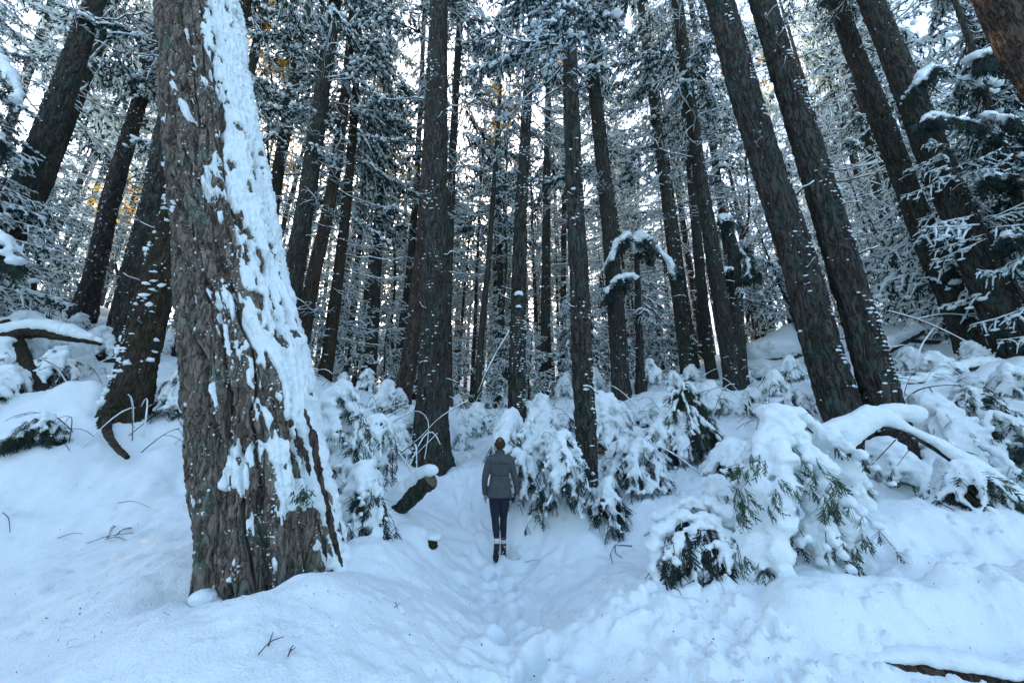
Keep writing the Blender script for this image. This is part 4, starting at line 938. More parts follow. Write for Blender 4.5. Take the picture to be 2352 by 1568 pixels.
# --- deep snow pads on the boughs of single trees
def pads(T, spec, voxel, seed, dx=0):
    W = lambda L: [at(u + (dx if k == 0 else 0), v, Y)[0] for k, (u, v, Y) in enumerate(L)]
    for q, (L, rs) in enumerate(spec):
        rt = laden('pads', None, T.base, [(W(L), rs)], voxel, seed + q * 13, None, .1, 12, 1.3, twigs=5)
        for ch in list(rt.children): ch.parent = T.root
        bpy.data.objects.remove(rt)
pads(PAD1, [([(2195, 220, 8.6), (2160, 165, 8.3), (2130, 165, 8.0), (2105, 195, 7.8)], .15), ([(2195, 200, 8.6), (2230, 140, 8.2), (2290, 140, 7.9), (2350, 175, 7.7)], .17), ([(2200, 300, 8.6), (2150, 265, 8.3), (2120, 280, 8.0)], .10),
            ([(2210, 330, 8.6), (2260, 270, 8.2), (2330, 285, 7.9), (2400, 320, 7.8)], .12), ([(2225, 420, 8.6), (2270, 400, 8.2), (2330, 420, 8.0)], .09), ([(2260, 560, 8.6), (2310, 540, 8.3), (2360, 560, 8.1)], .10)], .034, 801, 95)
pads(PAD2, [([(-130, 160, 8.0), (-40, 110, 7.6), (10, 150, 7.2), (35, 230, 7.0)], .16), ([(-150, 500, 8.0), (-60, 520, 7.6), (0, 550, 7.3), (25, 610, 7.2)], .16), ([(-130, 300, 8), (-50, 280, 7.7), (0, 320, 7.5)], .11)], .036, 802)
pads(PAD3, [([(1462, 580, 12.5), (1440, 545, 12.3), (1420, 560, 12.1), (1405, 600, 12)], .17), ([(1462, 580, 12.5), (1500, 570, 12.2), (1535, 600, 12), (1550, 640, 12)], .15), ([(1464, 640, 12.5), (1420, 640, 12.2), (1385, 690, 12)], .14), ([(1460, 570, 12.5), (1462, 548, 12.5), (1475, 540, 12.4)], .18)], .05, 803)
pads(PAD4, [([(1684, 530, 13), (1665, 500, 12.9), (1650, 505, 12.8)], .17), ([(1690, 560, 13), (1712, 590, 12.7), (1725, 640, 12.5)], .10), ([(1690, 620, 13), (1665, 620, 12.8), (1650, 650, 12.6)], .10)], .05, 804)
# --- other shrubs that can be told apart
S_ = [
 ('column-like sapling bowed under thick snow just right of the walker', 1290, 1180, 6.2, 1.2, .45, 13, .085, .024, 601, (.05, -.1), .1),
 ('low shrub with bare arching twigs behind the walker, right of the legs', 1215, 1160, 6.6, .75, .45, 9, .07, .024, 602, (-.2, 0), .1),
 ('tall sapling wrapped in snow standing at the right foot of the big fir', 762, 1150, 5.4, 1.7, .5, 14, .095, .024, 603, (0, -.1), .2),
 ('shrub with green drooping sprays just right of the tall snowy sapling', 835, 1110, 6.4, 1.0, .45, 11, .08, .026, 604, (.1, 0), .4),
 ('low snow-capped shrub with hanging grey twigs close to the big fir foot', 815, 1250, 4.9, .85, .4, 12, .085, .022, 605, (.05, -.05), .05),
 ('broad drooping shrub between the split-foot trunk and the spreading shrub', 1425, 1120, 7.0, .65, .5, 12, .085, .026, 620, (.05, 0), .15),
 ('tall snow-hooded shrub behind the spreading shrub in the middle right', 1530, 1070, 7.6, .75, .55, 12, .09, .028, 621, (0, 0), .1),
 ('small snow-hooded shrub left of the dark hemlock sapling crown', 1660, 1170, 5.6, .5, .4, 10, .08, .024, 622, (0, 0), .15),
 ('low round shrub right of the split-foot trunk', 1400, 1195, 6.0, .6, .3, 9, .07, .024, 606, (0, 0), .15),
 ('spreading shrub with drooping twigs in the middle right, behind the open snow', 1470, 1150, 6.6, .8, .55, 12, .075, .026, 607, (.1, 0), .1),
 ('dark green hemlock shrub only lightly snowed, in front of the close pair of trunks', 1590, 1080, 7.6, 1.5, .75, 17, .05, .026, 608, (0, 0), .6),
 ('snow-hooded shrub right of the dark green hemlock shrub', 1680, 1110, 6.6, .55, .55, 10, .10, .026, 609, (.1, 0), .05),
 ('snow-covered shrub at the left foot of the twin trunks', 1850, 990, 7.2, .9, .5, 10, .07, .028, 610, (0, 0), .1),
 ('grey-green snow-dusted hemlock shrub at the right edge, above the arching branch', 2270, 1010, 6.6, 1.1, .9, 16, .055, .028, 611, (0, 0), .3),
 ('snow-dusted hemlock shrub at the right edge, below the arching branch', 2380, 1190, 6.0, .9, .6, 14, .06, .026, 612, (0, 0), .3),
 ('small shrub half buried in the right slope with one dark spray', 2290, 1290, 4.6, .4, .4, 8, .07, .022, 613, (0, 0), .5),
 ('snow-hooded hollow shrub between the mossy trunk and the big fir', 395, 985, 8.0, .85, .6, 12, .08, .028, 614, (0, 0), .05),
 ('small shrub in a dark hollow of the left slope', 70, 1050, 6.5, .45, .35, 8, .06, .024, 618, (0, 0), .5),
 ('low mounded shrub at the left edge below the mossy log', 10, 900, 7.4, .6, .5, 10, .08, .028, 619, (0, 0), .3),
 ('lumpy snow-loaded shrub at the foot of the left bank', 130, 850, 8.2, .9, .7, 12, .09, .032, 615, (0, 0), .05),
 ('round snow-capped shrub high on the left bank', 50, 770, 9.0, 1.1, .7, 14, .17, .036, 616, (0, 0), .05),
 ('flat-topped snow-capped shrub beside the greenish leaning trunk', 185, 790, 9.2, .7, .5, 10, .13, .034, 617, (0, 0), .05),
]
for a in S_: sapling(*a[:9], a[9], a[10], a[11], frond_n=3 if a[11] < .5 else 10, twigs=3, fsc=.6)
# --- rows of snow mounds over undergrowth further back: a few bodies, each copied and turned
protos = []
for i in range(6):
    r = np.random.default_rng(700 + i); H, R = r.uniform(.7, 1.15), r.uniform(.45, .65)
    protos.append(laden('snow_laden_shrub', 'x', (0, 0, -200), dome((0, 0, -200), H, R, int(r.integers(10, 14)), r, r.uniform(.085, .12), (r.normal(0, .12), r.normal(0, .12))), .03, 700 + i, 'shrub', .15, 2, .6, twigs=3))
r = np.random.default_rng(88); mounds = []
ML = [(1060, 985, 10), (1100, 975, 11), (1150, 985, 10.5), (1215, 985, 10), (1250, 1000, 9), (1300, 990, 9.5), (1240, 950, 13), (1300, 945, 14), (1390, 960, 11), (1430, 990, 9.5), (1480, 985, 9.5), (1520, 1000, 9.2), (1560, 960, 12), (1400, 1040, 8.4),
      (1460, 1060, 8.2), (1500, 940, 13), (1360, 935, 14), (1120, 950, 15), (1050, 950, 14), (1180, 950, 15), (870, 1000, 10.5), (910, 980, 11), (950, 1010, 9.6), (830, 970, 13), (780, 960, 13), (900, 1060, 8.2), (850, 1040, 8.6), (860, 960, 15), (1600, 960, 13),
      (1740, 1000, 9), (1790, 930, 10.5), (1720, 930, 13), (1760, 880, 14), (1830, 900, 12), (1640, 1000, 9.5), (2110, 880, 10), (2180, 900, 9.2), (2260, 880, 9.4), (2100, 980, 7.6), (2190, 1000, 7.0), (2150, 840, 12.5), (2250, 940, 8), (2330, 930, 7.6), (2200, 1130, 6.2), (2090, 1150, 5.9), (2130, 1060, 6.6),
      (430, 900, 12), (470, 920, 11), (370, 880, 13), (210, 850, 10.5), (150, 800, 12), (40, 880, 8.6), (-40, 900, 8), (300, 870, 12), (1175, 1075, 8.3), (1230, 1060, 8), (1270, 1060, 7.6), (1020, 960, 15), (1340, 985, 11), (1580, 1110, 7.4), (1540, 1060, 8.2), (740, 960, 15), (1880, 1010, 8)]
for q, (u, v, Y) in enumerate(ML):
    src = protos[q % 6]; p = at(u, v, Y)[0]; s = r.uniform(.6, 1.1) * (.95 if Y < 9 else .9)
    if q < 6: root = src
    else:
        root = src.copy(); COL.objects.link(root)
        for ch in src.children:
            c = ch.copy(); COL.objects.link(c); c.parent = root
    root.location = (p[0], p[1], gz(p[0], p[1]) - .04); root.scale = (s * r.uniform(.9, 1.2), s, s * r.uniform(.8, 1.15)); root.rotation_euler = (0, 0, r.uniform(0, 6.3))
    mounds.append((u, Y, root))
from collections import Counter
cnt = Counter()
for u, Y, root in sorted(mounds, key=lambda t: t[0]):
    k = max([i for i, m_ in enumerate(MARKS) if m_[0] <= u] or [0]); band = 'front-row' if Y < 9.3 else ('middle-row' if Y < 12.5 else 'back-row')
    c = cnt[(k, band)]; cnt[(k, band)] += 1
    root['label'] = f"{ORD[c]} {band} snow-mounded shrub right of the {MARKS[k][1]}"; root['category'] = 'shrub'; root['group'] = 'snow-mounded shrubs under the trees'
# ------------------------------------------------------------------ the walker, seen from behind
def tweed(nt, b):
    c = coords(nt, (1, 1, 1))
    n = nd(nt, 'ShaderNodeTexNoise'); n.inputs['Scale'].default_value = 210; n.inputs['Detail'].default_value = 2; nt.links.new(c, n.inputs['Vector'])
    w = nd(nt, 'ShaderNodeTexWave', wave_type='BANDS', bands_direction='Z'); w.inputs['Scale'].default_value = 26; w.inputs['Distortion'].default_value = 3; w.inputs['Detail'].default_value = 3; nt.links.new(c, w.inputs['Vector'])
    nt.links.new(ramp(nt, n.outputs[0], [(.35, (.025, .028, .031)), (.52, (.068, .072, .075)), (.68, (.20, .205, .20))]), b.inputs['Base Color'])
    b.inputs['Roughness'].default_value = .95; b.inputs['Specular IOR Level'].default_value = .1
    x = bumpn(nt, n.outputs[0], .6, .004); x = bumpn(nt, w.outputs[0], .25, .006, x); nt.links.new(x, b.inputs['Normal'])
M_COAT = mat('tweed_coat', tweed)
M_LEG = plain('leggings', (.020, .024, .038), .85, .6, 160, bump=.3)
M_SKIN = plain('skin', (.50, .30, .24), .6, .08, 12)
M_HAIR = plain('hair', (.055, .036, .024), .6, .5, 60, bump=.5)
M_HAIR2 = plain('hair_light', (.15, .105, .065), .6, .4, 70, bump=.5)
M_GLOVE = plain('gloves', (.30, .27, .32), .9, .15, 120, bump=.4)
M_SOCK = plain('sock', (.62, .62, .60), .9, .1, 90, bump=.4)
M_RED = plain('red_band', (.38, .04, .05), .9, .1, 90)
M_BOOT = plain('boot', (.035, .03, .028), .6, .5, 25, bump=.3)
M_SOLE = plain('sole', (.02, .02, .022), .7, .3, 60)
def person():
    P0 = at(1146, 1280, 6.0)[0]; P0[2] = gz(P0[0], P0[1], True) - .03
    r = np.random.default_rng(4)
    def chain(mb, P, R, n=24, sx=1.0, sy=1.0):
        P = curve(P, n); R = np.interp(np.linspace(0, 1, n), np.linspace(0, 1, len(R)), R)
        blobs(mb, P, np.stack([R * sx, R * sy, R], 1), 0, None, 0, True)
    hipL, kneeL, ankL = (-.075, 0, .88), (-.062, .02, .56), (-.034, -.16, .29)
    hipR, kneeR, ankR = (.075, 0, .88), (.066, .09, .56), (.068, .10, .22)
    # body: one continuous mesh
    b = MB()
    chain(b, [(0, 0, .9), (0, -.01, 1.05), (0, -.01, 1.2), (0, 0, 1.36)], [.10, .085, .09, .10], 16, 1.25, .8)
    chain(b, [(0, 0, 1.36), (0, .005, 1.44), (0, .015, 1.55)], [.07, .05, .052], 12)
    blobs(b, [(0, .01, 1.62)], [(.072, .088, .098)], 0, None, 0, True); blobs(b, [(0, .045, 1.575)], [(.052, .055, .06)], 0, None, 0, True)
    blobs(b, [(0, .102, 1.60), (0, .098, 1.585), (-.074, 0, 1.605), (.074, 0, 1.605)], [(.012, .02, .026), (.016, .016, .012), (.009, .018, .03), (.009, .018, .03)], 0, None, 0, True)
    blobs(b, [(0, .088, 1.555)], [(.024, .012, .008)], 0, None, 0, True)
    for sx in (-1, 1):
        blobs(b, [(sx * .027, .085, 1.635)], [(.016, .012, .009)], 0, None, 0, True)
        chain(b, [(sx * .14, 0, 1.39), (sx * .185, -.02, 1.26), (sx * (.22 if sx < 0 else .236), -.02, 1.12), (sx * (.226 if sx < 0 else .26), .01, .99), (-.217, .035, .89) if sx < 0 else (.268, .03, .885)], [.045, .04, .036, .032, .022], 26)
    chain(b, [hipL, (-.066, .02, .72), kneeL, (-.045, -.08, .43), ankL, (-.02, -.16, .2)], [.078, .072, .05, .05, .033, .03], 34)
    chain(b, [hipR, (.068, .03, .72), kneeR, (.06, .07, .43), ankR, (.062, .14, .10)], [.078, .072, .05, .05, .033, .03], 34)
    body = remeshed(b, .009, 3, 0); o = body.build('person', M_SKIN)
    o.location = P0.tolist(); o.rotation_euler = (0, 0, math.radians(3)); o.scale = (.985, .985, .985)
    tag(o, 'woman walking away up the path in grey tweed coat, dark leggings and boots', 'person')
    # leggings
    b = MB(); chain(b, [(-.055, -.005, .95), hipL, (-.07, .02, .72), kneeL, (-.047, -.08, .43), (-.035, -.155, .31)], [.09, .092, .082, .058, .057, .04], 34)
    chain(b, [(.055, -.005, .95), hipR, (.07, .03, .72), kneeR, (.062, .07, .43), (.068, .095, .27)], [.09, .092, .082, .056, .056, .04], 34)
    blobs(b, [(-.05, -.04, .9), (.05, -.04, .9)], [(.09, .085, .1)] * 2, 0, None, 0, True)
    remeshed(b, .008, 3, .0018, 30).build('leggings', M_LEG, o)
    # coat: shaped back, flared below the waist
    prof = [(.845, .180, .122), (.87, .176, .122), (.93, .172, .122), (1.0, .162, .118), (1.08, .147, .108), (1.16, .134, .100), (1.22, .142, .102), (1.30, .160, .108), (1.37, .172, .106), (1.415, .160, .095), (1.45, .115, .080), (1.47, .075, .066), (1.50, .060, .060), (1.535, .058, .060)]
    z = np.linspace(.845, 1.535, 90); hw = 1.05 * np.interp(z, [p[0] for p in prof], [p[1] for p in prof]); hd = np.interp(z, [p[0] for p in prof], [p[2] for p in prof])
    th = np.arange(56) * 2 * math.pi / 56; ct, st = np.cos(th), np.sin(th)
    e = .85; X = hw[:, None] * np.sign(ct) * np.abs(ct) ** e; Y = hd[:, None] * np.sign(st) * np.abs(st) ** e - .008
    Y = Y - .012 * np.exp(-((z[:, None] - .95) / .09) ** 2) * (st < 0) - .010 * np.exp(-((z[:, None] - 1.34) / .07) ** 2) * (st < 0) * (np.abs(ct) > .3)
    fold = .005 * np.sin(th * 7 + 1)[None] * np.clip((1.0 - z)[:, None] / .15, 0, 1); X = X * (1 + fold * 3); Y = Y * (1 + fold * 3)
    b = MB(); n, m = X.shape; i = np.arange(n - 1)[:, None] * m; j = np.arange(m)[None]; k = (j + 1) % m
    V = np.vstack([np.stack([X, Y, np.repeat(z[:, None], m, 1)], -1).reshape(-1, 3), [[0, 0, .86], [0, 0, 1.52]]])
    b.add(V, np.stack([i + j, i + k, i + m + k, i + m + j], -1).reshape(-1, 4))
    j = np.arange(m); k = (j + 1) % m
    b.T.append(np.vstack([np.stack([np.full(m, n * m), k, j], 1), np.stack([np.full(m, n * m + 1), (n - 1) * m + j, (n - 1) * m + k], 1)])); b.TM.append(np.zeros(2 * m, int))
    chain(b, [(-.135, 0, 1.405), (-.175, -.01, 1.33), (-.205, -.025, 1.2), (-.225, -.02, 1.1), (-.228, .01, .98), (-.219, .03, .905)], [.062, .063, .055, .052, .047, .043], 40)
    chain(b, [(.135, 0, 1.405), (.178, -.01, 1.33), (.215, -.025, 1.2), (.243, -.02, 1.1), (.262, .01, .98), (.270, .03, .905)], [.062, .063, .055, .052, .047, .043], 40)
    coat = remeshed(b, .0075, 2, .0050, 8, 8).build('coat', M_COAT, o)
    for zc, dz in ((1.335, .004), (1.165, 0)):       # seams
        w_, d_ = np.interp(zc, z, hw), np.interp(zc, z, hd); t = np.linspace(math.pi * 1.14, math.pi * 1.86, 24)
        Q = np.stack([w_ * .97 * np.sign(np.cos(t)) * np.abs(np.cos(t)) ** e, d_ * np.sign(np.sin(t)) * np.abs(np.sin(t)) ** e - .0135 - (.008 if zc > 1.3 else .001), np.full(24, zc)], 1)
        s = MB(); s.tube(Q, .0035, 5); s.build('seam', M_SOLE, coat)
    b = MB(); t = np.linspace(0, 2 * math.pi, 26)
    b.tube(np.stack([.061 * np.cos(t), .064 * np.sin(t), 1.515 + .008 * np.sin(t)], 1), .016, 8, 0, False); b.build('collar', M_COAT, o)
    # hair pulled up at the back
    b = MB(); blobs(b, [(0, -.002, 1.637), (0, -.03, 1.615), (0, -.035, 1.575), (-.005, -.07, 1.665)], [(.080, .094, .096), (.076, .075, .085), (.055, .045, .05), (.036, .030, .030)], 0, None, 0, True)
    hr = remeshed(b, .006, 3, .004, 38)
    for k in range(90):       # locks combed up to the knot, loose ends at the nape
        a = r.uniform(-2.9, -.25); c0 = np.array([.070 * math.cos(a), .080 * math.sin(a) - .01, r.uniform(1.56, 1.60)]); c2 = np.array([0, -.075, 1.668]) + r.normal(0, .012, 3)
        c1 = np.array([.082 * math.cos(a), .094 * math.sin(a) - .008, 1.64]) + r.normal(0, .003, 3); hr.tube(curve([c0, c1, c2], 8), [.003, .004, .0045, .005, .0045, .004, .003, .002], 4)
    for k in range(14):
        a = r.uniform(-2.6, -.5); c0 = np.array([.05 * math.cos(a), .05 * math.sin(a) - .015, 1.57]); hr.tube([c0, c0 + [r.normal(0, .006), -.006, -.02], c0 + [r.normal(0, .012), -.004, -.04]], [.002, .0015, .0006], 3)
    hr.build('hair', M_HAIR, o)
    b = MB()
    for k in range(5):        # knot, lighter
        t = np.linspace(0, 5.5, 14); rr_ = .026 - .004 * k; b.tube(np.stack([rr_ * np.cos(t + k) - .002, -.085 - .004 * k + 0 * t, 1.672 + rr_ * .8 * np.sin(t + k)], 1), .009, 6)
    b.build('hair_knot', M_HAIR2, o)
    # gloves with fingers
    for sx, (cx, cy, cz) in ((-1, (-.217, .035, .885)), (1, (.270, .033, .885))):
        b = MB(); chain(b, [(cx, cy, cz + .03), (cx, cy + .003, cz - .01), (cx, cy + .008, cz - .05)], [.030, .033, .034], 12, .72, 1.05)
        for q, (off, ln, rad) in enumerate(((-.026, .062, .0088), (-.009, .072, .0094), (.009, .067, .0092), (.026, .05, .0082))):
            bx = cx; by = cy + .008 - off
            chain(b, [(bx, by, cz - .055), (bx - sx * .004, by + .004, cz - .058 - ln * .45), (bx - sx * .014, by + .010, cz - .058 - ln * .85)], [rad * 1.15, rad, rad * .85], 9)
        chain(b, [(cx - sx * .006, cy + .03, cz - .005), (cx - sx * .018, cy + .045, cz - .035), (cx - sx * .022, cy + .046, cz - .062)], [.013, .011, .009], 8)
        remeshed(b, .0042, 1, .0008, 40).build('glove', M_GLOVE, o)
    # socks, boots
    for (ax, ay, az), toe, pitch in (((-.034, -.155, .285), 0, 1), ((.068, .102, .235), 0, 0)):
        s = MB(); s.tube([(ax, ay + .004, az + .045), (ax, ay, az + .02), (ax, ay - (.01 if pitch else 0), az - .03)], [.038, .042, .043], 14); sk = s.build('sock', M_SOCK, o)
        s = MB(); s.tube([(ax, ay + .005, az + .05), (ax, ay + .004, az + .036)], [.041, .042], 14, 0, False); s.build('sock_band', M_RED, sk)
        b = MB()
        if pitch:      # heel up, toes in the snow, sole towards the viewer
            hx = np.array([ax, ay, az - .04]); heel = np.array([ax - .004, ay - .035, az - .10]); ball = np.array([ax - .012, ay + .04, .055]); tp = np.array([ax - .014, ay + .085, .035])
            chain(b, [hx, (hx + heel) / 2, heel + [0, .02, 0]], [.045, .044, .04], 10); chain(b, [heel + [0, .035, 0], (heel + ball) / 2 + [0, .035, .0], ball + [0, .02, .01], tp], [.042, .045, .047, .036], 18, 1.0, .9)
            bt = remeshed(b, .006, 2, .0015, 30).build('boot', M_BOOT, o)
            d = (ball - heel); d /= np.linalg.norm(d); nrm = np.array([0, -1, 0]) - d * -d[1]; nrm = nrm / np.linalg.norm(nrm)
            s = MB()
            for q in range(9):
                c = heel + d * (.0 + q * .0245) + nrm * .010; w_ = .034 + .008 * math.sin(q * .45)
                s.tube([c + [-w_, 0, 0], c, c + [w_, 0, 0]], .0105, 4)
            s.tube([heel + nrm * .004 - d * .01, ball + nrm * .004, tp + [0, -.02, -.01]], [.03, .034, .028], 8); so = s.build('sole', M_SOLE, bt)
            f = MB(); q = heel + d * r.uniform(0, .2, 22)[:, None] + nrm * .018 + np.stack([r.uniform(-.03, .03, 22), 0 * np.zeros(22), r.normal(0, .004, 22)], 1)
            blobs(f, q, np.stack([r.uniform(.003, .009, 22)] * 3, 1), 0, r, .4); tag(f.build('caked_snow', M_SNOW, bt), kind='stuff')
        else:
            chain(b, [(ax, ay, az - .04), (ax, ay + .0, az - .11), (ax, ay + .01, .075)], [.045, .044, .042], 12); chain(b, [(ax, ay - .01, .07), (ax, ay + .08, .062), (ax, ay + .16, .05)], [.043, .045, .036], 14)
            bt = remeshed(b, .006, 2, .0015, 30).build('boot', M_BOOT, o)
            s = MB(); s.tube([(ax, ay - .045, .035), (ax, ay + .05, .032), (ax, ay + .18, .032)], [.040, .045, .035], 10, 0, True, .35); s.build('sole', M_SOLE, bt)
            f = MB(); q = np.array([ax, ay - .03, .12]) + r.normal(0, 1, (22, 3)) * [.025, .012, .05]; blobs(f, q, np.stack([r.uniform(.004, .010, 22)] * 3, 1), 0, r, .4); tag(f.build('caked_snow', M_SNOW, bt), kind='stuff')
person()
# ------------------------------------------------------------------ logs, rocks, twigs
def WP(L): return np.array([at(u, v, Y)[0] for u, v, Y in L])
def log(label, pts_, rad, snow=None, bm=None, name='fallen_log', seed=1, cut=False, voxel=.02, cat='log', splinter=False):
    """a trunk lying on the ground with its roll of snow; rad start/end; snow = thickness (start, end)"""
    r = np.random.default_rng(seed); P = curve(pts_, 36); s = np.linspace(0, 1, 36); b = P[18].copy()
    root = empty(name, b, label, cat); R = np.interp(s, [0, 1], rad)
    m = MB(); m.tube(P, R, 22)
    V = m.V[0]; Cn = np.vstack([np.repeat(P, 22, 0), P[:1], P[-1:]]); D = V - Cn; f1, f2, idv = worley(V[:, 0] * 7, V[:, 1] * 7, V[:, 2] * 7, seed)
    m.V[0] = V + D * (-.16 * (1 - sstep(0, .25, f2 - f1)) + .12 * (idv - .4) + .10 * fbm(V[:, 0] * 14, V[:, 1] * 14, V[:, 2] * 14, 3, seed))[:, None]
    shifted(m, b).build('trunk', bm or M_BARK, root)
    if cut:
        T = P[-1] - P[-2]; T /= np.linalg.norm(T); m = MB(); m.tube([P[-1] - T * .01, P[-1] + T * .006, P[-1] + T * .008], [R[-1] * .93, R[-1] * .9, .01], 20); shifted(m, b).build('sawn_end', M_WOOD, root)
    if splinter:
        m = MB()
        for k in range(14):
            c = P[0] + r.normal(0, R[0] * .45, 3); d = (P[0] - P[3]); d /= np.linalg.norm(d); d = d + r.normal(0, .35, 3) + [0, 0, .4]; m.tube([c, c + d * R[0] * r.uniform(.5, 1.3), c + d * R[0] * r.uniform(1.4, 2.4)], [R[0] * .22, R[0] * .14, .003], 5)
        tag(shifted(m, b).build('splinter', M_WOODR, root), kind='stuff')
    if snow:
        th = np.interp(s, np.linspace(0, 1, len(snow)), snow); sn = MB()
        off = R * .7 + th * .5; C = P + np.stack([0 * s, 0 * s, off], 1) + r.normal(0, .008, P.shape)
        w = np.maximum(R * 1.02, th * .6); blobs(sn, C, np.stack([w, w, th * .7], 1) * (1 + r.normal(0, .06, (36, 1))), 0, r, .06, True)
        shifted(remeshed(sn, voxel, 3, voxel * .45, 8, seed), b).build('snow_load', M_SNOW, root)
    return root
M_WOOD = plain('sawn_wood', (.13, .10, .075), .85, .3, 30, bump=.4)
M_WOODR = plain('torn_wood', (.22, .10, .055), .85, .4, 30, bump=.4)
M_ROCK = plain('rock', (.10, .095, .09), .9, .5, 6, bump=.8)
log('thick log end poking up out of deep snow, left of the walker', WP([(880, 1205, 6.0), (925, 1160, 5.85), (990, 1100, 5.6)]), (.125, .12), (.20, .24, .20, .10), seed=21, cut=True, voxel=.018)
log('short mossy log stub under a snow hood, left of the walker boots', [hit(985, 1235) + [0, .1, -.05], hit(992, 1250), hit(998, 1265) + [0, 0, .09]], (.085, .075), (.03, .05, .04), M_MOSS, 'log_stub', 22, voxel=.018)
log('torn red-brown log lying in snow right of the split-foot trunk', WP([(1408, 1040, 8.3), (1440, 1030, 8.35), (1500, 1012, 8.4), (1560, 1003, 8.5)]), (.15, .11), (.10, .19, .18, .1), M_BARK_RED, seed=23, splinter=True)
log('dark log showing under the snow roll at the bottom right corner', [hit(u, v, 1.5) + [0, 0, dz] for u, v, dz in ((1990, 1508, -.08), (2050, 1518, -.05), (2130, 1532, -.035), (2240, 1550, -.03), (2352, 1567, -.03), (2560, 1590, -.03))], (.06, .085), (.02, .06, .08, .07, .09), M_BARK_RED, seed=24)
log('mossy log tapering to the right under thick snow on the left bank', WP([(-60, 800, 8.2), (60, 765, 8.2), (150, 775, 8.3), (232, 790, 8.4)]), (.17, .04), (.30, .22, .24, .08), M_MOSS, seed=25)
log('dark mossy root leaning down the left bank', WP([(20, 745, 8.3), (60, 830, 8.0), (110, 910, 7.6), (190, 985, 7.1)]), (.15, .05), None, M_MOSS, 'tree_root', 26, cat='root')
log('snow-topped log rising to the right between twin trunks and leaning pair', WP([(1990, 835, 11.5), (2050, 800, 11.6), (2120, 762, 11.8)]), (.13, .07), (.20, .30, .1), seed=27, voxel=.03)
log('long snow-covered log lying above the arching branch near the right slope', WP([(2040, 890, 9.0), (2150, 880, 9.0), (2250, 845, 9.0), (2340, 850, 9.0)]), (.09, .08), (.15, .2, .2, .15), seed=28, voxel=.028)
log('thin dark horizontal log behind the long snowy log at right', WP([(2030, 775, 12), (2130, 785, 12), (2250, 788, 12)]), (.05, .09), (.03, .04, .03), seed=29, voxel=.03)
log('red-brown buried root curving from the mossy trunk foot', WP([(250, 950, 7.3), (245, 985, 7.0), (262, 1020, 6.7), (292, 1050, 6.4)]), (.08, .04), None, M_BARK_RED, 'tree_root', 30, cat='root')
def rock(label, u, v, Y, s, cap, seed):
    r = np.random.default_rng(seed); b = at(u, v, Y)[0]; root = empty('boulder', b, label, 'rock')
    m = MB(); m.add(ICO2_V * s, ICO2_F); V = m.V[0]; m.V[0] = V * (1 + .25 * fbm(V[:, 0] * 2, V[:, 1] * 2, V[:, 2] * 2, 2, seed))[:, None]; m.build('stone', M_ROCK, root, False)
    sn = MB(); a = r.uniform(0, 6.3, 40); q = np.sqrt(r.random(40)) * .9; C = np.stack([np.cos(a) * q * s[0], np.sin(a) * q * s[1], s[2] * (.75 - .35 * q ** 2)], 1); blobs(sn, C, np.array([cap * 1.3, cap * 1.3, cap]), 0, r, .08, True)
    remeshed(sn, .04, 4, .02, 4, seed).build('snow_load', M_SNOW, root)
rock('big boulder hooded with a smooth snow dome left of the twin trunks', 1800, 830, 15.0, np.array([1.15, .9, .75]), .42, 31)
rock('small dark rock with flat snow cap below the big snow dome', 1765, 865, 13.6, np.array([.45, .4, .22]), .16, 32)
def twigs(name, label, curves, r0=.006, snow=0, cat='twig', bm=None, group=None):
    P = [WP(c) for c in curves]; b = P[0][0]; root = None; m = MB(); sn = MB(); r = np.random.default_rng(len(label))
    for k, p in enumerate(P):
        q = curve(p, 14); R = np.linspace(r0, r0 * .35, 14) * (1 if k == 0 else .75); m.tube(q, R, 5)
        if snow: sn.tube(q + [0, 0, snow * .5 + r0 * .5], snow * (.7 + .5 * r.random(14)), 6)
    if snow:
        root = empty(name, b, label, cat, group); shifted(m, b).build('stem', bm or M_TWIG, root); shifted(sn, b).build('snow_load', M_SNOW, root)
    else:
        root = tag(shifted(m, b).build(name, bm or M_TWIG), label, cat, group); root.location = b
    return root
twigs('bare_branch', 'long bare branch slanting across the foot of the thick straight trunk', [[(890, 1060, 7.6), (960, 1010, 7.5), (1010, 960, 7.4), (1075, 920, 7.3)]], .014, .009, 'branch')
twigs('bare_shrub', 'bare hooped twigs arching over snow left of the thick straight trunk', [[(870, 1040, 8), (890, 980, 8), (930, 955, 8), (962, 945, 8), (985, 975, 7.9), (975, 1055, 7.8)], [(855, 1030, 8), (880, 970, 8), (920, 940, 8.1), (950, 930, 8.1)], [(830, 1010, 8.3), (870, 950, 8.3), (935, 925, 8.2)],
        [(925, 950, 7.9), (925, 1000, 7.8), (935, 1030, 7.7), (932, 1070, 7.6)], [(932, 1068, 7.6), (965, 1035, 7.5), (1005, 995, 7.4)], [(840, 1060, 7.7), (860, 1000, 7.8), (885, 960, 7.9)]], .011, .008, 'shrub')
twigs('bare_branch', 'long thin branch sloping down to the right in front of the leaning pair', [[(2040, 715, 10), (2110, 735, 9.8), (2190, 770, 9.5), (2270, 815, 9.3)], [(2100, 735, 9.9), (2170, 722, 9.9), (2240, 728, 9.9)], [(2150, 750, 9.8), (2120, 790, 9.7), (2105, 830, 9.6)]], .022, .022, 'branch')
twigs('bare_branch', 'curved branch springing from the right twin trunk foot', [[(2065, 925, 7.0), (2110, 895, 6.9), (2160, 885, 6.8), (2200, 884, 6.8)], [(2070, 920, 7), (2110, 950, 6.9), (2125, 1000, 6.8)], [(2135, 890, 6.9), (2160, 930, 6.8), (2170, 980, 6.7)]], .018, .012, 'branch')
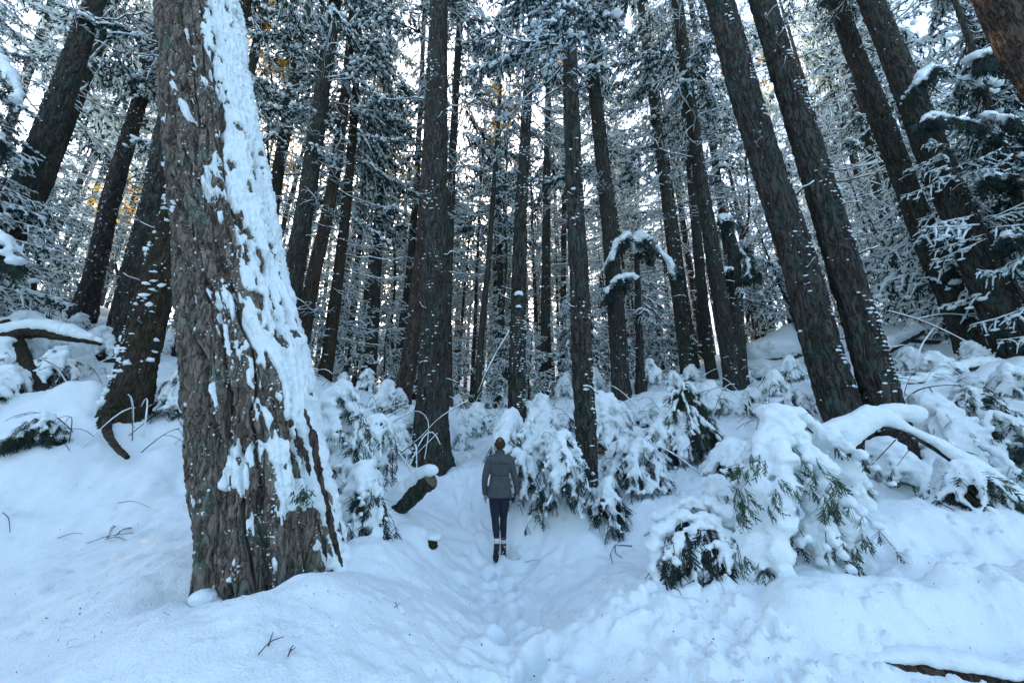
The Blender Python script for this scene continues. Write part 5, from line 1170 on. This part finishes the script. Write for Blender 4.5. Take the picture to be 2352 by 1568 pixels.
twigs('leaning_pole', 'dead pole leaning towards the knobbed trunk behind the walker', [[(1098, 905, 12), (1130, 830, 12), (1180, 745, 12)], [(1175, 750, 12), (1190, 800, 12), (1195, 850, 12)]], .035, .025, 'branch')
def ground_twig(label, uv, r0=.004, name='dead_twig'):
    m = MB(); b = None
    for L in uv:
        P = np.array([hit(u, v) for u, v in L]) + [0, 0, .012]; P[:, 2] += .01 * np.arange(len(P)) % .02
        if b is None: b = P[0]
        m.tube(curve(P, 10), np.linspace(r0, r0 * .4, 10), 4)
    o = tag(shifted(m, b).build(name, M_TWIG), label, 'twig'); o.location = b
ground_twig('forked dead twig lying on open snow right of the walker', [[(1452, 1258), (1425, 1257), (1412, 1258), (1402, 1280)], [(1413, 1258), (1415, 1275), (1430, 1284)], [(1402, 1278), (1408, 1300)]], .0065)
ground_twig('thin forked twig near the bottom edge below the big fir', [[(592, 1510), (618, 1490), (650, 1470)], [(615, 1492), (625, 1462)]])
ground_twig('tiny upright twig right of the forked twig at the bottom', [[(660, 1516), (668, 1500), (674, 1490)], [(666, 1503), (678, 1497)]])
ground_twig('curved thin twig on the snow left of the big fir', [[(268, 1160), (300, 1155), (325, 1163), (345, 1172)]])
ground_twig('straight twig fragment on snow near the left bottom', [[(130, 1240), (165, 1232), (190, 1228)]])
ground_twig('small twig on the snow right of the big fir foot', [[(905, 1400), (920, 1393)], [(908, 1388), (913, 1410)]], .003)
ground_twig('short twig below the walker boots', [[(1205, 1295), (1225, 1290), (1240, 1290)]], .003)
ground_twig('single twig sticking out of the left slope', [[(105, 985), (130, 1000), (150, 1025), (160, 1040)], [(125, 998), (140, 1010)]], .009)
ground_twig('curved stalk at the left edge in the snow', [[(5, 1180), (18, 1195), (22, 1225)]], .006)
# fir sprig lying on the snow
def sprig():
    r = np.random.default_rng(6); m = MB(); a, c = hit(197, 1252), hit(305, 1228)
    for p, q in ((a, c), (hit(245, 1240), hit(262, 1212)), (hit(262, 1236), hit(300, 1218)), (hit(240, 1243), hit(285, 1245))):
        P = curve([p + [0, 0, .02], (p + q) / 2 + [0, 0, .05], q + [0, 0, .02]], 12); m.tube(P, .003, 4, TW)
        for sd in (-1, 1):
            n = 46; t = r.random(n) * 10.9; i = t.astype(int); B = P[i] + (P[i + 1] - P[i]) * (t - i)[:, None]; T = (P[i + 1] - P[i]); T /= np.linalg.norm(T, axis=1)[:, None]
            S = np.cross(T, [0, 0, 1.0]) * sd; D = T * .5 + S + r.normal(0, .25, (n, 3)) + [0, 0, .2]; D /= np.linalg.norm(D, axis=1)[:, None]; w = np.cross(D, [0, 0, 1.0]) * .0022
            m.add(np.stack([B - w, B + w, B + D * .030 + w * .5, B + D * .030 - w * .5], 1).reshape(-1, 3), np.arange(n * 4).reshape(n, 4), ND)
    o = tag(shifted(m, a).build('fir_sprig', BR_MATS, None, False), 'broken green fir sprig lying on smooth snow left of the big fir', 'twig'); o.location = a
sprig()
# bare twigs poking through the snowy undergrowth
r = np.random.default_rng(61); m = MB()
for k in range(230):
    Y = r.uniform(6.6, 14); x = r.uniform(-1.25, 1.25) * Y
    if abs(x - (1085 - 1176) / FPX * Y) < .7 and Y < 11: continue
    z = gz(x, Y); l = r.uniform(.35, 1.1); a = r.uniform(0, 6.3); e = np.linspace(0, 1, 8); hgt = r.uniform(.3, .9)
    P = np.stack([x + l * e * math.cos(a), Y + l * e * math.sin(a), z - .05 + hgt * np.sin(e * r.uniform(1.2, 2.6))], 1)
    m.tube(P, .009 * (1 - .6 * e), 3, TW, False)
    if r.random() < .7: m.tube(P + [0, 0, .013], .013 * (.7 + .6 * r.random(8)), 4, SN)
    for c in range(2):
        j = r.integers(2, 7); a2 = a + r.normal(0, .9); l2 = l * .4; e2 = np.linspace(0, 1, 4); Q = P[j] + np.stack([l2 * e2 * math.cos(a2), l2 * e2 * math.sin(a2), l2 * (.2 * e2 - .6 * e2 ** 2)], 1); m.tube(Q, .005, 3, TW, False)
tag(m.build('undergrowth_twigs', BR_MATS), 'tangle of thin bare twigs poking through the snow under the trees', 'undergrowth', kind='stuff')
# litter of needles and bark crumbs on the snow
r = np.random.default_rng(15); m = MB(); N = 1300
y = 2.7 + 4.2 * r.random(N) ** 1.3; x = r.uniform(-1.3, 1.3, N) * y; z = gh(x, y)
a = r.uniform(0, 6.3, N); l = .003 + .024 * r.random(N) ** 2; w = r.uniform(.0007, .0020, N)
D = np.stack([np.cos(a) * l, np.sin(a) * l, r.normal(0, .003, N)], 1); S = np.stack([-np.sin(a) * w, np.cos(a) * w, 0 * a], 1); B = np.stack([x, y, z + .004], 1)
m.add(np.stack([B - D - S, B - D + S, B + D + S, B + D - S], 1).reshape(-1, 3), np.arange(N * 4).reshape(N, 4))
K_ = 180; i = r.integers(0, N, K_); blobs(m, B[i] + r.normal(0, .2, (K_, 3)) * [1, 1, 0], np.full((K_, 3), .0035) * r.uniform(.6, 1.8, (K_, 1)), 0, r, .4)
tag(m.build('needle_litter', M_TWIG), 'fallen needles and bark crumbs sprinkled over the snow', 'litter', kind='stuff')
# peeling dark strips along the right edge of the big fir
rt = bpy.data.objects['fir_tree']; base = np.array(rt.location); r = np.random.default_rng(71)
for L, w in (([(700, 940, 3.62), (718, 1000, 3.6), (728, 1060, 3.58), (740, 1120, 3.56)], .030), ([(738, 1090, 3.62), (752, 1160, 3.6), (765, 1230, 3.6), (785, 1300, 3.6)], .024), ([(676, 985, 3.55), (700, 1040, 3.52), (712, 1090, 3.5)], .020), ([(722, 1180, 3.55), (742, 1240, 3.55), (750, 1290, 3.55)], .014)):
    P = curve(WP(L), 40); s = np.linspace(0, 1, 40); m = MB(); m.tube(P, w * (.35 + .65 * np.sin(s * math.pi)) * (1 + .4 * fbm(s * 9, s * 0 + w * 99, s * 0, 3, 5)), 9, 0, True, .6)
    V = m.V[0]; m.V[0] = V + .010 * np.stack([fbm(V[:, 0] * 26, V[:, 1] * 26, V[:, 2] * 26, 3, 5 + q) for q in range(3)], 1)
    shifted(m, base).build('bark_strip', M_BARK_RED, rt)
# snow caps on knobs
def capped(T, u, v, Y, s, side=0):
    p = at(u, v, Y)[0]; q, rad = axis_at(T, p[2]); p = q + np.array([side * rad, -rad * .9, 0]); m = MB()
    m.add(ICO2_V * [s * .8, s * .8, s * .5] + (p - T.base) - [0, 0, s * .25], ICO2_F); kn = m.build('knob', M_BARK, T.root)
    m = MB(); blobs(m, [p - T.base + [0, 0, s * .25]], [[s * 1.1, s, s * .75]], 0, None, 0, True); m.build('snow_cap', M_SNOW, kn)
capped(KN, 1187, 684, 9.0, .11); capped(KN, 1184, 712, 9.0, .07); capped(SNG, 344, 150, 12.5, .24, -.4)
